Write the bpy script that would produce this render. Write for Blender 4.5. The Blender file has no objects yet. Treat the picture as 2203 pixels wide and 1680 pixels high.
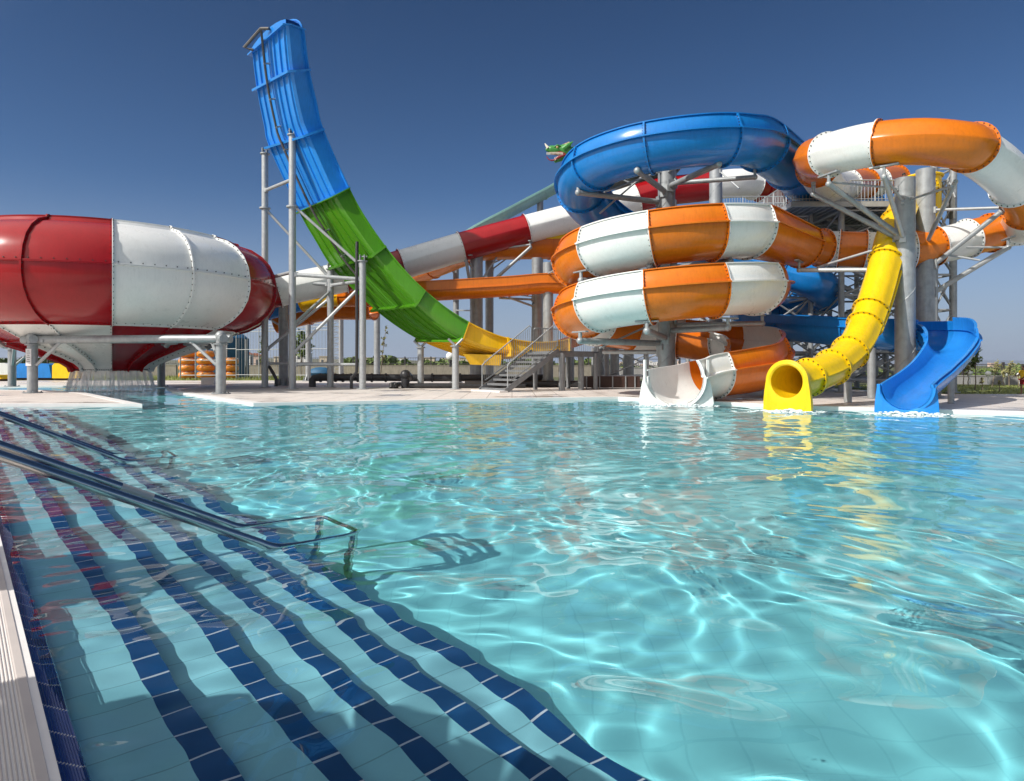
import bpy, bmesh, math, random
from math import sin, cos, pi, radians, sqrt, atan2, exp
from mathutils import Vector, Matrix, noise
C = bpy.context.scene.collection
SC = 1.27                      # plan units to metres
F, CX, HZ, CAMZ, DECK = 1435.0, 1101.5, 786.0, 1.4, 0.10

# ------------------------------------------------------------ camera
cam = bpy.data.cameras.new('camera'); co = bpy.data.objects.new('camera', cam); C.objects.link(co)
co.location = (0, 0, CAMZ*SC); co.rotation_euler = (radians(90), 0, 0)
cam.sensor_width = 36; cam.lens = 36*F/2203; cam.shift_y = -(840-HZ)/2203
cam.clip_start = 0.05; cam.clip_end = 20000
bpy.context.scene.camera = co
# ------------------------------------------------------------ sky and sun
SUN_EL = radians(40); SUN_DIR = Vector((-0.84*cos(SUN_EL), -0.543*cos(SUN_EL), sin(SUN_EL))).normalized()
w = bpy.data.worlds.new('World'); bpy.context.scene.world = w; w.use_nodes = True
nt = w.node_tree; bg = nt.nodes['Background']
sky = nt.nodes.new('ShaderNodeTexSky'); sky.sky_type = 'NISHITA'; sky.sun_disc = False
sky.sun_elevation = SUN_EL; sky.sun_rotation = atan2(SUN_DIR.x, SUN_DIR.y)
sky.altitude = 1200; sky.air_density = 1.0; sky.dust_density = 0.35; sky.ozone_density = 2.6
hsv = nt.nodes.new('ShaderNodeHueSaturation'); hsv.inputs['Saturation'].default_value = 1.18
tint = nt.nodes.new('ShaderNodeMix'); tint.data_type = 'RGBA'; tint.blend_type = 'MULTIPLY'; tint.inputs[0].default_value = 1; tint.inputs[7].default_value = (.97, .97, 1.08, 1)
nt.links.new(sky.outputs[0], hsv.inputs['Color']); nt.links.new(hsv.outputs[0], tint.inputs[6]); 
wtc = nt.nodes.new('ShaderNodeTexCoord'); wsp = nt.nodes.new('ShaderNodeSeparateXYZ'); nt.links.new(wtc.outputs['Generated'], wsp.inputs[0])
wh = nt.nodes.new('ShaderNodeMapRange'); wh.interpolation_type = 'SMOOTHSTEP'; wh.inputs[1].default_value = -.02; wh.inputs[2].default_value = .26; wh.inputs[3].default_value = .92; wh.inputs[4].default_value = 0
hz = nt.nodes.new('ShaderNodeMix'); hz.data_type = 'RGBA'; hz.inputs[7].default_value = (4.0, 4.9, 6.6, 1)      # low haze band
nt.links.new(wsp.outputs[2], wh.inputs[0]); nt.links.new(wh.outputs[0], hz.inputs[0]); nt.links.new(tint.outputs[2], hz.inputs[6])
wz = nt.nodes.new('ShaderNodeMapRange'); wz.inputs[1].default_value = .12; wz.inputs[2].default_value = .6; wz.inputs[3].default_value = 1; wz.inputs[4].default_value = .62
dk_ = nt.nodes.new('ShaderNodeVectorMath'); dk_.operation = 'SCALE'; nt.links.new(wsp.outputs[2], wz.inputs[0]); nt.links.new(hz.outputs[2], dk_.inputs[0]); nt.links.new(wz.outputs[0], dk_.inputs[3])

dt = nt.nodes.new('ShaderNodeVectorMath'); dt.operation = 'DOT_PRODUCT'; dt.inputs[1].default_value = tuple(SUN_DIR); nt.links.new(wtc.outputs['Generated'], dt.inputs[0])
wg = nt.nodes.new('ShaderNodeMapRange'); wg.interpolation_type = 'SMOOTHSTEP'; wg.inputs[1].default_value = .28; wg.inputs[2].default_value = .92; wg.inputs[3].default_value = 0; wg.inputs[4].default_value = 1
nt.links.new(dt.outputs['Value'], wg.inputs[0])                                                                # aureole round the sun, brightened behind the camera as added fill light
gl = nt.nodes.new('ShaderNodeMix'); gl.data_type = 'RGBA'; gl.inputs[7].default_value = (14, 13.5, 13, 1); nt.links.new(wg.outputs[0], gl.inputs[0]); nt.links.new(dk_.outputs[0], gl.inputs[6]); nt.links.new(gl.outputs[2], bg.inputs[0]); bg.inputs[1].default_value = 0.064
sl = bpy.data.lights.new('sun', 'SUN'); sl.energy = 3.9; sl.angle = radians(0.53); sl.color = (1, .95, .88)
so = bpy.data.objects.new('sun', sl); C.objects.link(so)
so.rotation_euler = SUN_DIR.to_track_quat('Z', 'Y').to_euler(); so.location = (-30, -10, 40)
sl.cycles.is_caustics_light = True
sc = bpy.context.scene
sc.view_settings.view_transform = 'Standard'; sc.view_settings.look = 'None'
sc.view_settings.exposure = 0.28; sc.view_settings.gamma = 1.0
sc.render.engine = 'CYCLES'
cy = sc.cycles
cy.use_denoising = True; cy.denoiser = 'OPENIMAGEDENOISE'
cy.max_bounces = 7; cy.diffuse_bounces = 3; cy.glossy_bounces = 3; cy.transmission_bounces = 5
cy.caustics_reflective = False; cy.caustics_refractive = True; cy.blur_glossy = 0.6
cy.sample_clamp_indirect = 6; cy.use_adaptive_sampling = True; cy.adaptive_threshold = 0.015

# ------------------------------------------------------------ helpers
def P(x, y, d): return Vector(((x-CX)/F*d, d, CAMZ-(y-HZ)/F*d))
def G(x, y, z=DECK):
    d = (CAMZ-z)*F/(y-HZ); return Vector(((x-CX)/F*d, d, z))
OFF = {}
def tagd(o, label=None, cat=None, group=None, kind=None):
    if label: o['label'] = label
    if cat: o['category'] = cat
    if group: o['group'] = group
    if kind: o['kind'] = kind
    return o
def thing(name, label, cat, loc=(0, 0, 0), group=None):
    o = bpy.data.objects.new(name, None); C.objects.link(o); o.location = Vector(loc)*SC
    o.empty_display_size = .3; OFF[o.name] = Vector(loc)
    return tagd(o, label, cat, group)
class MB:
    def __init__(s): s.v = []; s.f = []; s.m = []; s.flat = []
    def add(s, vs, fs, m=0, flat=False):
        b = len(s.v); s.v += [tuple(v) for v in vs]
        for f in fs: s.f.append([b+i for i in f]); s.m.append(m); s.flat.append(flat)
    def box(s, c, sz, m=0, R=None):
        x, y, z = sz[0]/2, sz[1]/2, sz[2]/2; c = Vector(c)
        vs = [Vector((a*x, b*y, d*z)) for d in (-1, 1) for b in (-1, 1) for a in (-1, 1)]
        if R is not None: vs = [R @ v for v in vs]
        s.add([c+v for v in vs], [(0,2,3,1),(4,5,7,6),(0,1,5,4),(2,6,7,3),(0,4,6,2),(1,3,7,5)], m, True)
    def bar(s, p, q, r, r2=None, n=8, m=0, caps=True):
        p = Vector(p); q = Vector(q); t = (q-p)
        if t.length < 1e-6: return
        t.normalize(); r2 = r if r2 is None else r2
        a = Vector((0, 0, 1)) if abs(t.z) < .9 else Vector((1, 0, 0))
        u = t.cross(a).normalized(); w_ = t.cross(u)
        vs = []
        for c, rr in ((p, r), (q, r2)):
            for i in range(n):
                g = 2*pi*i/n; vs.append(c+u*cos(g)*rr+w_*sin(g)*rr)
        s.add(vs, [(i, i+n, (i+1) % n+n, (i+1) % n) for i in range(n)], m)
        if caps: s.add(vs, [tuple(range(n)), tuple(reversed(range(n, 2*n)))], m, True)
    def beam(s, p, q, wd, ht, m=0):
        p = Vector(p); q = Vector(q); t = (q-p); L = t.length; t.normalize()
        a = Vector((0, 0, 1)) if abs(t.z) < .95 else Vector((0, 1, 0))
        u = t.cross(a).normalized(); w_ = u.cross(t)
        R = Matrix((t, u, w_)).transposed(); s.box((p+q)/2, (L, wd, ht), m, R)
    def pipe(s, pts, r, n=8, m=0, closed=False, caps=True):
        pts = [Vector(p) for p in pts]; k = len(pts); rings = []
        prev = None
        for i, p in enumerate(pts):
            if closed: t = pts[(i+1) % k]-pts[i-1]
            else: t = pts[min(i+1, k-1)]-pts[max(i-1, 0)]
            t.normalize()
            if prev is None:
                a = Vector((0, 0, 1)) if abs(t.z) < .9 else Vector((1, 0, 0)); u = t.cross(a).normalized()
            else: u = (prev-t*prev.dot(t)).normalized()
            prev = u; w_ = t.cross(u); rr = r[i] if isinstance(r, (list, tuple)) else r
            rings.append([p+u*cos(2*pi*j/n)*rr+w_*sin(2*pi*j/n)*rr for j in range(n)])
        vs = [v for g in rings for v in g]; fs = []
        for i in range(k if closed else k-1):
            for j in range(n):
                a, b = i*n, ((i+1) % k)*n; fs.append((a+j, b+j, b+(j+1) % n, a+(j+1) % n))
        s.add(vs, fs, m)
        if not closed and caps: s.add(vs, [tuple(range(n)), tuple(reversed(range((k-1)*n, k*n)))], m, True)
    def ball(s, c, r, n=10, m=0, sz=(1, 1, 1), R=None):
        c = Vector(c); vs = []; h = n//2+1
        for i in range(h+1):
            a = pi*i/h
            for j in range(n):
                b = 2*pi*j/n; v = Vector((sin(a)*cos(b)*r*sz[0], sin(a)*sin(b)*r*sz[1], cos(a)*r*sz[2]))
                vs.append(c+(R @ v if R is not None else v))
        s.add(vs, [(i*n+j, (i+1)*n+j, (i+1)*n+(j+1) % n, i*n+(j+1) % n) for i in range(h) for j in range(n)], m)
    def poly(s, pts, m=0): s.add(pts, [tuple(range(len(pts)))], m, True)
    def grid(s, rows, m=0, flip=False, closed=False, flat=False):
        n = len(rows[0]); vs = [v for r in rows for v in r]; fs = []
        for i in range(len(rows)-1):
            for j in range(n if closed else n-1):
                a = i*n+j; b = i*n+(j+1) % n; q = (a, b, b+n, a+n)
                fs.append(tuple(reversed(q)) if flip else q)
        s.add(vs, fs, m, flat)
    def build(s, name, mats, parent=None, sharp=35, off=None):
        me = bpy.data.meshes.new(name)
        o3 = OFF[parent.name] if parent is not None and off is None else Vector(off or (0, 0, 0))
        me.from_pydata([((v[0]-o3.x)*SC, (v[1]-o3.y)*SC, (v[2]-o3.z)*SC) for v in s.v], [], s.f)
        if not isinstance(mats, (list, tuple)): mats = [mats]
        for m in mats: me.materials.append(m)
        me.polygons.foreach_set('material_index', s.m)
        me.polygons.foreach_set('use_smooth', [not f for f in s.flat])
        me.update()
        if sharp: me.set_sharp_from_angle(angle=radians(sharp))
        o = bpy.data.objects.new(name, me); C.objects.link(o)
        if parent is not None: o.parent = parent; OFF[o.name] = o3
        elif off is not None: o.location = Vector(off)*SC; OFF[o.name] = Vector(off)
        else: OFF[o.name] = Vector((0, 0, 0))
        return o
def struct(o): o['kind'] = 'structure'; return o
def copy_tree(root, loc=None, label=None, parent=None, rotz=None):
    c = root.copy(); C.objects.link(c)
    if parent is not None: c.parent = parent
    if loc is not None: c.location = Vector(loc)*SC
    if rotz is not None: c.rotation_euler.z = rotz
    if label: c['label'] = label
    OFF[c.name] = OFF.get(root.name, Vector())
    for ch in list(root.children):
        if ch.parent == root: copy_tree(ch, parent=c)
    return c
def crom(pts, step=.25):
    pts = [Vector(p) for p in pts]; out = []
    q = [pts[0]*2-pts[1]]+pts+[pts[-1]*2-pts[-2]]
    for i in range(1, len(q)-2):
        p0, p1, p2, p3 = q[i-1:i+3]; n = max(2, int((p2-p1).length/step))
        for k in range(n):
            t = k/n
            out.append(.5*((2*p1)+(p2-p0)*t+(2*p0-5*p1+4*p2-p3)*t*t+(3*p1-p0-3*p2+p3)*t**3))
    out.append(pts[-1]); return out
def resample(pts, step):
    L = [0]
    for a, b in zip(pts, pts[1:]): L.append(L[-1]+(b-a).length)
    n = max(2, int(round(L[-1]/step))); out = []; j = 0
    for i in range(n+1):
        s_ = L[-1]*i/n
        while j < len(L)-2 and L[j+1] < s_: j += 1
        f = (s_-L[j])/max(1e-9, L[j+1]-L[j]); out.append(pts[j].lerp(pts[j+1], min(1, f)))
    return out

# ------------------------------------------------------------ materials
def rgb(h):
    h = h.lstrip('#'); c = [int(h[i:i+2], 16)/255 for i in (0, 2, 4)]
    return tuple([(x/12.92 if x <= .04045 else ((x+.055)/1.055)**2.4) for x in c])+(1,)
def newmat(name):
    m = bpy.data.materials.new(name); m.use_nodes = True; n = m.node_tree
    return m, n, n.nodes['Principled BSDF']
def mat(name, col, rough=.5, metal=0., spec=.5, var=.08, vscale=3., bump=0., bscale=20., coat=0., streak=0.):
    m, n, b = newmat(name); N = n.nodes; L = n.links
    if len(col) == 3: col = tuple(col)+(1,)
    b.inputs['Roughness'].default_value = rough; b.inputs['Metallic'].default_value = metal
    b.inputs['Specular IOR Level'].default_value = spec; b.inputs['Coat Weight'].default_value = coat
    b.inputs['Coat Roughness'].default_value = .06
    tc = N.new('ShaderNodeTexCoord')
    nz = N.new('ShaderNodeTexNoise'); nz.inputs['Scale'].default_value = vscale; nz.inputs['Detail'].default_value = 6
    nz.inputs['Roughness'].default_value = .65
    L.new(tc.outputs['Object'], nz.inputs['Vector'])
    mr = N.new('ShaderNodeMapRange'); mr.inputs[1].default_value = .3; mr.inputs[2].default_value = .7
    mr.inputs[3].default_value = 1-var; mr.inputs[4].default_value = 1+var
    L.new(nz.outputs['Fac'], mr.inputs[0])
    hs = N.new('ShaderNodeHueSaturation'); hs.inputs['Color'].default_value = col
    last = mr.outputs[0]
    if streak:
        mp = N.new('ShaderNodeMapping'); mp.inputs['Scale'].default_value = (4, 4, .35)
        n2 = N.new('ShaderNodeTexNoise'); n2.inputs['Scale'].default_value = 2.2; n2.inputs['Detail'].default_value = 5
        L.new(tc.outputs['Object'], mp.inputs[0]); L.new(mp.outputs[0], n2.inputs['Vector'])
        m2 = N.new('ShaderNodeMapRange'); m2.inputs[1].default_value = .45; m2.inputs[2].default_value = .75
        m2.inputs[3].default_value = 1; m2.inputs[4].default_value = 1-streak
        L.new(n2.outputs['Fac'], m2.inputs[0])
        mu = N.new('ShaderNodeMath'); mu.operation = 'MULTIPLY'; L.new(last, mu.inputs[0]); L.new(m2.outputs[0], mu.inputs[1]); last = mu.outputs[0]
    L.new(last, hs.inputs['Value']); L.new(hs.outputs[0], b.inputs['Base Color'])
    r2 = N.new('ShaderNodeMapRange'); r2.inputs[3].default_value = max(.02, rough*.8); r2.inputs[4].default_value = min(1, rough*1.25)
    L.new(nz.outputs['Fac'], r2.inputs[0]); L.new(r2.outputs[0], b.inputs['Roughness'])
    if bump:
        nb = N.new('ShaderNodeTexNoise'); nb.inputs['Scale'].default_value = bscale; nb.inputs['Detail'].default_value = 3
        L.new(tc.outputs['Object'], nb.inputs['Vector'])
        bp = N.new('ShaderNodeBump'); bp.inputs['Strength'].default_value = bump; bp.inputs['Distance'].default_value = .02
        L.new(nb.outputs['Fac'], bp.inputs['Height']); L.new(bp.outputs[0], b.inputs['Normal'])
    return m
def tiles(name, c1, c2, mortar, bw, rh, ms=.006, rough=.3, rot=0., bump=.2, off=0., var=.06, coord='Object'):
    m, n, b = newmat(name); N = n.nodes; L = n.links
    tc = N.new('ShaderNodeTexCoord'); mp = N.new('ShaderNodeMapping'); mp.inputs['Rotation'].default_value = (0, 0, rot)
    br = N.new('ShaderNodeTexBrick'); br.offset = off; br.inputs['Scale'].default_value = 1
    br.inputs['Brick Width'].default_value = bw; br.inputs['Row Height'].default_value = rh
    br.inputs['Mortar Size'].default_value = ms; br.inputs['Mortar Smooth'].default_value = .1
    br.inputs['Color1'].default_value = c1; br.inputs['Color2'].default_value = c2; br.inputs['Mortar'].default_value = mortar
    L.new(tc.outputs[coord], mp.inputs[0]); L.new(mp.outputs[0], br.inputs['Vector'])
    nz = N.new('ShaderNodeTexNoise'); nz.inputs['Scale'].default_value = 1.3; nz.inputs['Detail'].default_value = 7; nz.inputs['Roughness'].default_value = .7
    L.new(tc.outputs['Object'], nz.inputs['Vector'])
    mr = N.new('ShaderNodeMapRange'); mr.inputs[1].default_value = .3; mr.inputs[2].default_value = .7
    mr.inputs[3].default_value = 1-var; mr.inputs[4].default_value = 1+var
    hs = N.new('ShaderNodeHueSaturation'); L.new(nz.outputs['Fac'], mr.inputs[0]); L.new(mr.outputs[0], hs.inputs['Value'])
    L.new(br.outputs['Color'], hs.inputs['Color']); L.new(hs.outputs[0], b.inputs['Base Color'])
    b.inputs['Roughness'].default_value = rough
    bp = N.new('ShaderNodeBump'); bp.inputs['Strength'].default_value = bump; bp.inputs['Distance'].default_value = .004; bp.invert = True
    L.new(br.outputs['Fac'], bp.inputs['Height']); L.new(bp.outputs[0], b.inputs['Normal'])
    return m
M = {}
M['floor'] = tiles('pool tile pale turquoise', (.26, .79, .86, 1), (.28, .81, .87, 1), (.24, .74, .81, 1), .30, .30, .008, .35)
M['tread'] = tiles('step tile pale turquoise', (.27, .64, .74, 1), (.30, .66, .76, 1), (.18, .42, .50, 1), .262, 1.0, .005, .3)
M['nosing'] = tiles('dark blue nosing tile', (.008, .06, .18, 1), (.012, .075, .22, 1), (.55, .62, .7, 1), .262, 1.0, .008, .2)
M['poolwall'] = M['floor']
M['deck'] = tiles('deck paving', rgb('dcd4cd'), rgb('d5cdc6'), rgb('857e77'), 1.3, 1.3, .016, .6, var=.10)
M['galv_shade'] = mat('shade-darkened galvanised steel', (.24, .25, .26), .5, .3, var=.15, vscale=4)  # galvanised steel with the shade on the front stairs put into its colour
def weather(m, sc1, lo, amt):
    n = m.node_tree; N = n.nodes; L = n.links; b = N['Principled BSDF']; tc = N.new('ShaderNodeTexCoord'); nz = N.new('ShaderNodeTexNoise'); nz.inputs['Scale'].default_value = sc1; nz.inputs['Detail'].default_value = 8; nz.inputs['Roughness'].default_value = .6
    L.new(tc.outputs['Object'], nz.inputs['Vector']); mr = N.new('ShaderNodeMapRange'); mr.inputs[1].default_value = .52; mr.inputs[2].default_value = .62; mr.inputs[3].default_value = .65; mr.inputs[4].default_value = lo
    L.new(nz.outputs['Fac'], mr.inputs[0]); L.new(mr.outputs[0], b.inputs['Roughness'])
    src = b.inputs['Base Color'].links[0].from_socket; mx = N.new('ShaderNodeMix'); mx.data_type = 'RGBA'; mx.blend_type = 'MULTIPLY'
    m2 = N.new('ShaderNodeMapRange'); m2.inputs[1].default_value = .52; m2.inputs[2].default_value = .62; m2.inputs[3].default_value = 0; m2.inputs[4].default_value = amt
    L.new(nz.outputs['Fac'], m2.inputs[0]); L.new(m2.outputs[0], mx.inputs[0]); L.new(src, mx.inputs[6]); mx.inputs[7].default_value = (.62, .60, .58, 1); L.new(mx.outputs[2], b.inputs['Base Color'])
weather(M['deck'], .22, .18, .75)
M['coping'] = mat('white coping stone', (.82, .80, .78), .45, var=.06, vscale=1.2)
M['grate'] = mat('white ribbed overflow grate', (.55, .50, .47), .5, var=.06)
M['tiledge'] = tiles('dark blue ribbed edge tile', (.006, .03, .17, 1), (.012, .05, .25, 1), (.5, .5, .55, 1), .32, 1.0, .006, .18)
M['steel'] = mat('polished stainless steel', (.62, .60, .56), .16, 1., var=.04)
M['galv'] = mat('galvanised steel', (.34, .36, .37), .45, .3, var=.18, vscale=2.5, bump=.15, bscale=30, streak=.15)
M['galvl'] = mat('light galvanised steel', (.42, .44, .45), .42, .3, var=.12, vscale=4, bump=.1)
def gel(name, c, rough=.24, var=.08, streak=.12): return mat(name, c, rough, 0, .4, var, .9, .12, 1.6, coat=.12, streak=streak)
M['red'] = gel('red gelcoat', (.33, .005, .009)); M['white'] = gel('white gelcoat', (.80, .81, .79), .28, .03, .06)
M['orange'] = gel('orange gelcoat', (.68, .175, .008)); M['blue'] = gel('blue gelcoat', (.010, .19, .55))
M['lblue'] = gel('bright blue gelcoat', (.022, .25, .72)); M['yellow'] = gel('yellow gelcoat', (.86, .56, .008))
M['green'] = gel('green gelcoat', (.075, .26, .012)); M['lgreen'] = gel('light green gelcoat', (.22, .55, .03))
M['ochre'] = gel('amber yellow gelcoat', (.85, .50, .01)); M['teal'] = gel('pale teal gelcoat', (.36, .62, .57))
M['bolt'] = mat('dark bolt', (.035, .035, .035), .5, .6)
M['black'] = mat('black pipe plastic', (.03, .03, .033), .42, var=.2)

# ------------------------------------------------------------ pool, deck, ground
ED = Vector((.6392, -.7690, 0)); EN = Vector((.7690, .6392, 0))     # along the steps / out into the pool
def EC(a, c, z=0): return ED*a+EN*c+Vector((0, 0, z))
def g0(x, y): v = G(x, y, 0.0); return Vector((v.x, v.y, 0))
line0 = .25
def on_edge(Y): return Vector(((line0-.6392*Y)/.7690, Y, 0))
POOL = [on_edge(-8), Vector((34, -9.5, 0)), Vector((34, 9.5, 0)), g0(2203, 893.5), g0(1700, 878.5), g0(1330, 859), g0(1150, 861.5), g0(545, 873),
        g0(373, 846), g0(352, 833), g0(-70, 833), g0(-70, 842), g0(98, 843), g0(184, 849), g0(306, 875), g0(-66, 875)]
POOL[-1] = on_edge(POOL[-1].y)
def offset_poly(pts, d):      # outward, pts counter-clockwise or not is detected
    A = sum(a.x*b.y-b.x*a.y for a, b in zip(pts, pts[1:]+pts[:1])); sg = 1 if A > 0 else -1
    out = []; n = len(pts)
    for i in range(n):
        p0, p1, p2 = pts[i-1], pts[i], pts[(i+1) % n]
        e1 = (p1-p0).normalized(); e2 = (p2-p1).normalized()
        n1 = Vector((e1.y, -e1.x, 0))*sg; n2 = Vector((e2.y, -e2.x, 0))*sg
        b = (n1+n2); b = b/max(.35, b.length_squared/2)*1.0
        out.append(p1+b*d)
    return out
def ring_fill(outer, inner, z):
    bm = bmesh.new(); es = []
    for pts in (outer, inner):
        vs = [bm.verts.new((p.x, p.y, z)) for p in pts]
        es += [bm.edges.new((vs[i], vs[(i+1) % len(vs)])) for i in range(len(vs))]
    bmesh.ops.triangle_fill(bm, edges=es, use_beauty=True)
    mb = MB(); bm.verts.index_update()
    vs = [v.co.copy() for v in bm.verts]
    fs = []
    for f in bm.faces:
        ids = [v.index for v in f.verts]
        if f.normal.z < 0: ids.reverse()
        fs.append(ids)
    mb.add(vs, fs, 0, True); bm.free(); return mb
def clip_left(pts):            # keep coping clear of the near-left edge, which has its own grate
    return pts
COP = offset_poly(POOL, .38)
outer = [Vector(p) for p in [(44, -14, 0), (44, 30.6, 0), (18.6, 30.6, 0), (18.6, 58, 0), (-62, 58, 0), (-62, -14, 0)]]
ring_fill(outer, COP, DECK-.012).build('deck', M['deck'])
struct(bpy.data.objects['deck'])
mb = ring_fill(COP, POOL, DECK)
n = len(POOL)
for i in range(n):                                     # coping lip down to the water and its low outer edge
    a, b = POOL[i], POOL[(i+1) % n]
    if i in (n-1,): continue
    mb.add([(a.x, a.y, DECK), (b.x, b.y, DECK), (b.x, b.y, -.02), (a.x, a.y, -.02)], [(0, 1, 2, 3)], 0, True)
    a, b = COP[i], COP[(i+1) % n]
    mb.add([(a.x, a.y, DECK), (b.x, b.y, DECK), (b.x, b.y, DECK-.012), (a.x, a.y, DECK-.012)], [(3, 2, 1, 0)], 0, True)
struct(mb.build('pool_coping', M['coping']))
mb = MB()
for i in range(n):
    a, b = POOL[i], POOL[(i+1) % n]
    mb.add([(a.x, a.y, -.02), (b.x, b.y, -.02), (b.x, b.y, -1.25), (a.x, a.y, -1.25)], [(0, 1, 2, 3)], 0, True)
mb.poly([(-40, -14, -1.25), (44, -14, -1.25), (44, 46, -1.25), (-40, 46, -1.25)])
pf = struct(mb.build('pool_basin', M['floor'])); pf.cycles.is_caustics_receiver = True
# ground out to the horizon (a ring around the deck) and the lawn on the right
mb = ring_fill([Vector(p) for p in [(6000, -200, 0), (6000, 7000, 0), (-6000, 7000, 0), (-6000, -200, 0)]], outer, .02)
M['ground'] = mat('dry grassland', (.095, .105, .045), .9, var=.35, vscale=.02)
struct(mb.build('ground', M['ground']))
# steps (built in their own frame so the tile joints run square to them)
B = [.34, .78, 1.17, 1.55, 1.93, 2.29]; A0, A1 = -29, 14
mb = MB()
for k in range(1, 6):
    z = -.15*k; c0, c1 = B[k-1], B[k]
    mb.add([(A0, c0, z), (A1, c0, z), (A1, c1-.115, z), (A0, c1-.115, z)], [(0, 1, 2, 3)], 0, True)
    mb.add([(A0, c1-.115, z), (A1, c1-.115, z), (A1, c1, z), (A0, c1, z)], [(0, 1, 2, 3)], 1, True)
    zb = z-.15 if k < 5 else -1.249
    mb.add([(A0, c1, z), (A1, c1, z), (A1, c1, z-.05), (A0, c1, z-.05)], [(0, 1, 2, 3)], 1, True)
    mb.add([(A0, c1, z-.05), (A1, c1, z-.05), (A1, c1, zb), (A0, c1, zb)], [(0, 1, 2, 3)], 0, True)
mb.add([(A0, B[0], -.03), (A1, B[0], -.03), (A1, B[0], -.15), (A0, B[0], -.15)], [(0, 1, 2, 3)], 0, True)
st = struct(mb.build('pool_steps', [M['tread'], M['nosing']])); st.cycles.is_caustics_receiver = True
RZ = atan2(ED.y, ED.x); st.rotation_euler.z = RZ
mb = MB(); rows = []                                   # ribbed blue edge tile, sloping into the water
k = 12
for i in range(k*2+1):
    c = .23+.12*i/(k*2); z = .052-.075*i/(k*2)+(.005 if i % 2 else 0); rows.append([(A0, c, z), (A1, c, z)])
mb.grid(rows, 0, True, flat=True)
o = struct(mb.build('pool_edge_tile', M['tiledge'])); o.rotation_euler.z = RZ
mb = MB(); rows = []
for c_0, c_1, k in ((-.22, .185, 32), (.19, .23, 1)):   # ribbed overflow grate and its smooth border
    rows = []
    for i in range(k*4+1):
        c = c_0+(c_1-c_0)*i/(k*4); z = DECK+.004 - (.012 if (k > 1 and i % 4 in (1, 2)) else 0)
        if k == 1: z = DECK+.006-(.05 if i == 4 else 0)*.6
        rows.append([(A0, c, z), (A1, c, z)])
    mb.grid(rows, 0, True, flat=True)
mb.add([(A0, .185, DECK+.004), (A1, .185, DECK+.004), (A1, .19, DECK+.006), (A0, .19, DECK+.006)], [(0, 1, 2, 3)], 0, True)
o = struct(mb.build('overflow_grate', M['grate'])); o.rotation_euler.z = RZ

# ------------------------------------------------------------ water
random.seed(29)
WV = []
for i in range(60):
    lam = .21*(2.3/.21)**(random.random()**1.25); th = random.gauss(radians(-80), 1.0)
    amp = .00100*(lam/.6)**1.3*random.uniform(.5, 1.2)
    kx, ky = 2*pi/lam*cos(th), 2*pi/lam*sin(th); WV.append((amp, kx, ky, random.uniform(0, 6.28)))
import numpy as np
WS = []
for i in range(18):
    lam = random.uniform(.15, .34); th = random.uniform(0, 6.28); k_ = 2*pi/lam; WS.append((.36/k_**2, k_*cos(th), k_*sin(th), random.uniform(0, 6.28)))
def wave(X, Y):
    qx = X+.22*np.sin(.9*Y+.7*X)+.1*np.sin(2.3*X-1.7*Y); qy = Y+.22*np.sin(.8*X-.6*Y+1.)+.1*np.sin(1.9*Y+2.1*X)
    z = np.zeros_like(X)
    for a, kx, ky, p in WV:
        z += a*np.sin(kx*qx+ky*qy+p)
    mod = 1+.35*np.sin(.35*X+.2)*np.sin(.4*Y+1)
    cc = EN.x*X+EN.y*Y; msk = np.exp(-((cc-.55)/.6)**2)     # fine ripples off the overflow edge
    zs = np.zeros_like(X)
    for a, kx, ky, p in WS: zs += a*np.sin(kx*qx+ky*qy+p)
    return z*mod*.92+zs*(msk+.2)
def water_patch(x0, x1, y0, y1, s):
    nx = int((x1-x0)/s); ny = int((y1-y0)/s)
    xs = np.linspace(x0, x1, nx+1); ys = np.linspace(y0, y1, ny+1); X, Y = np.meshgrid(xs, ys)
    return X, Y, wave(X, Y)
def inside_np(X, Y, poly):
    r = np.zeros(X.shape, bool); m_ = len(poly)
    for i in range(m_):
        a, b = poly[i], poly[(i+1) % m_]
        if a.y == b.y: continue
        c = ((a.y > Y) != (b.y > Y)) & (X < (b.x-a.x)*(Y-a.y)/(b.y-a.y)+a.x); r ^= c
    return r
WP = offset_poly(POOL, .25)
V = []; FA = []; base = 0
for (x0, x1, y0, y1, s) in ((-6, 5, -2, 7, .023), (-12, -6, -2, 7, .04), (5, 6, -2, 7, .04), (-12, 6, -6, -2, .06), (-12, 6, 7, 16, .045), (6, 18, -6, 16, .06), (-40, -12, -6, 44, .12), (-12, 34, 16, 44, .08), (18, 34, -10, 16, .12)):
    X, Y, Z = water_patch(x0, x1, y0, y1, s); ny, nx = X.shape
    V.append(np.stack([X, Y, Z], -1).reshape(-1, 3)*SC)
    I = np.arange(ny*nx).reshape(ny, nx)+base
    q = np.stack([I[:-1, :-1], I[:-1, 1:], I[1:, 1:], I[1:, :-1]], -1)
    ins = inside_np((X[:-1, :-1]+X[1:, 1:])/2, (Y[:-1, :-1]+Y[1:, 1:])/2, WP)
    FA.append(q[ins]); base += ny*nx
V = np.concatenate(V); FA = np.concatenate(FA)
used = np.unique(FA); remap = np.full(len(V), -1, np.int64); remap[used] = np.arange(len(used)); V = V[used]; FA = remap[FA]
me = bpy.data.meshes.new('water'); me.vertices.add(len(V)); me.vertices.foreach_set('co', V.astype(np.float32).ravel())
me.loops.add(FA.size); me.loops.foreach_set('vertex_index', FA.astype(np.int32).ravel())
me.polygons.add(len(FA)); me.polygons.foreach_set('loop_start', np.arange(0, FA.size, 4, dtype=np.int32))
me.update(calc_edges=True); me.polygons.foreach_set('use_smooth', np.ones(len(FA), bool)); me.validate()
m_, n_, b_ = newmat('clear pool water')
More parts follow.
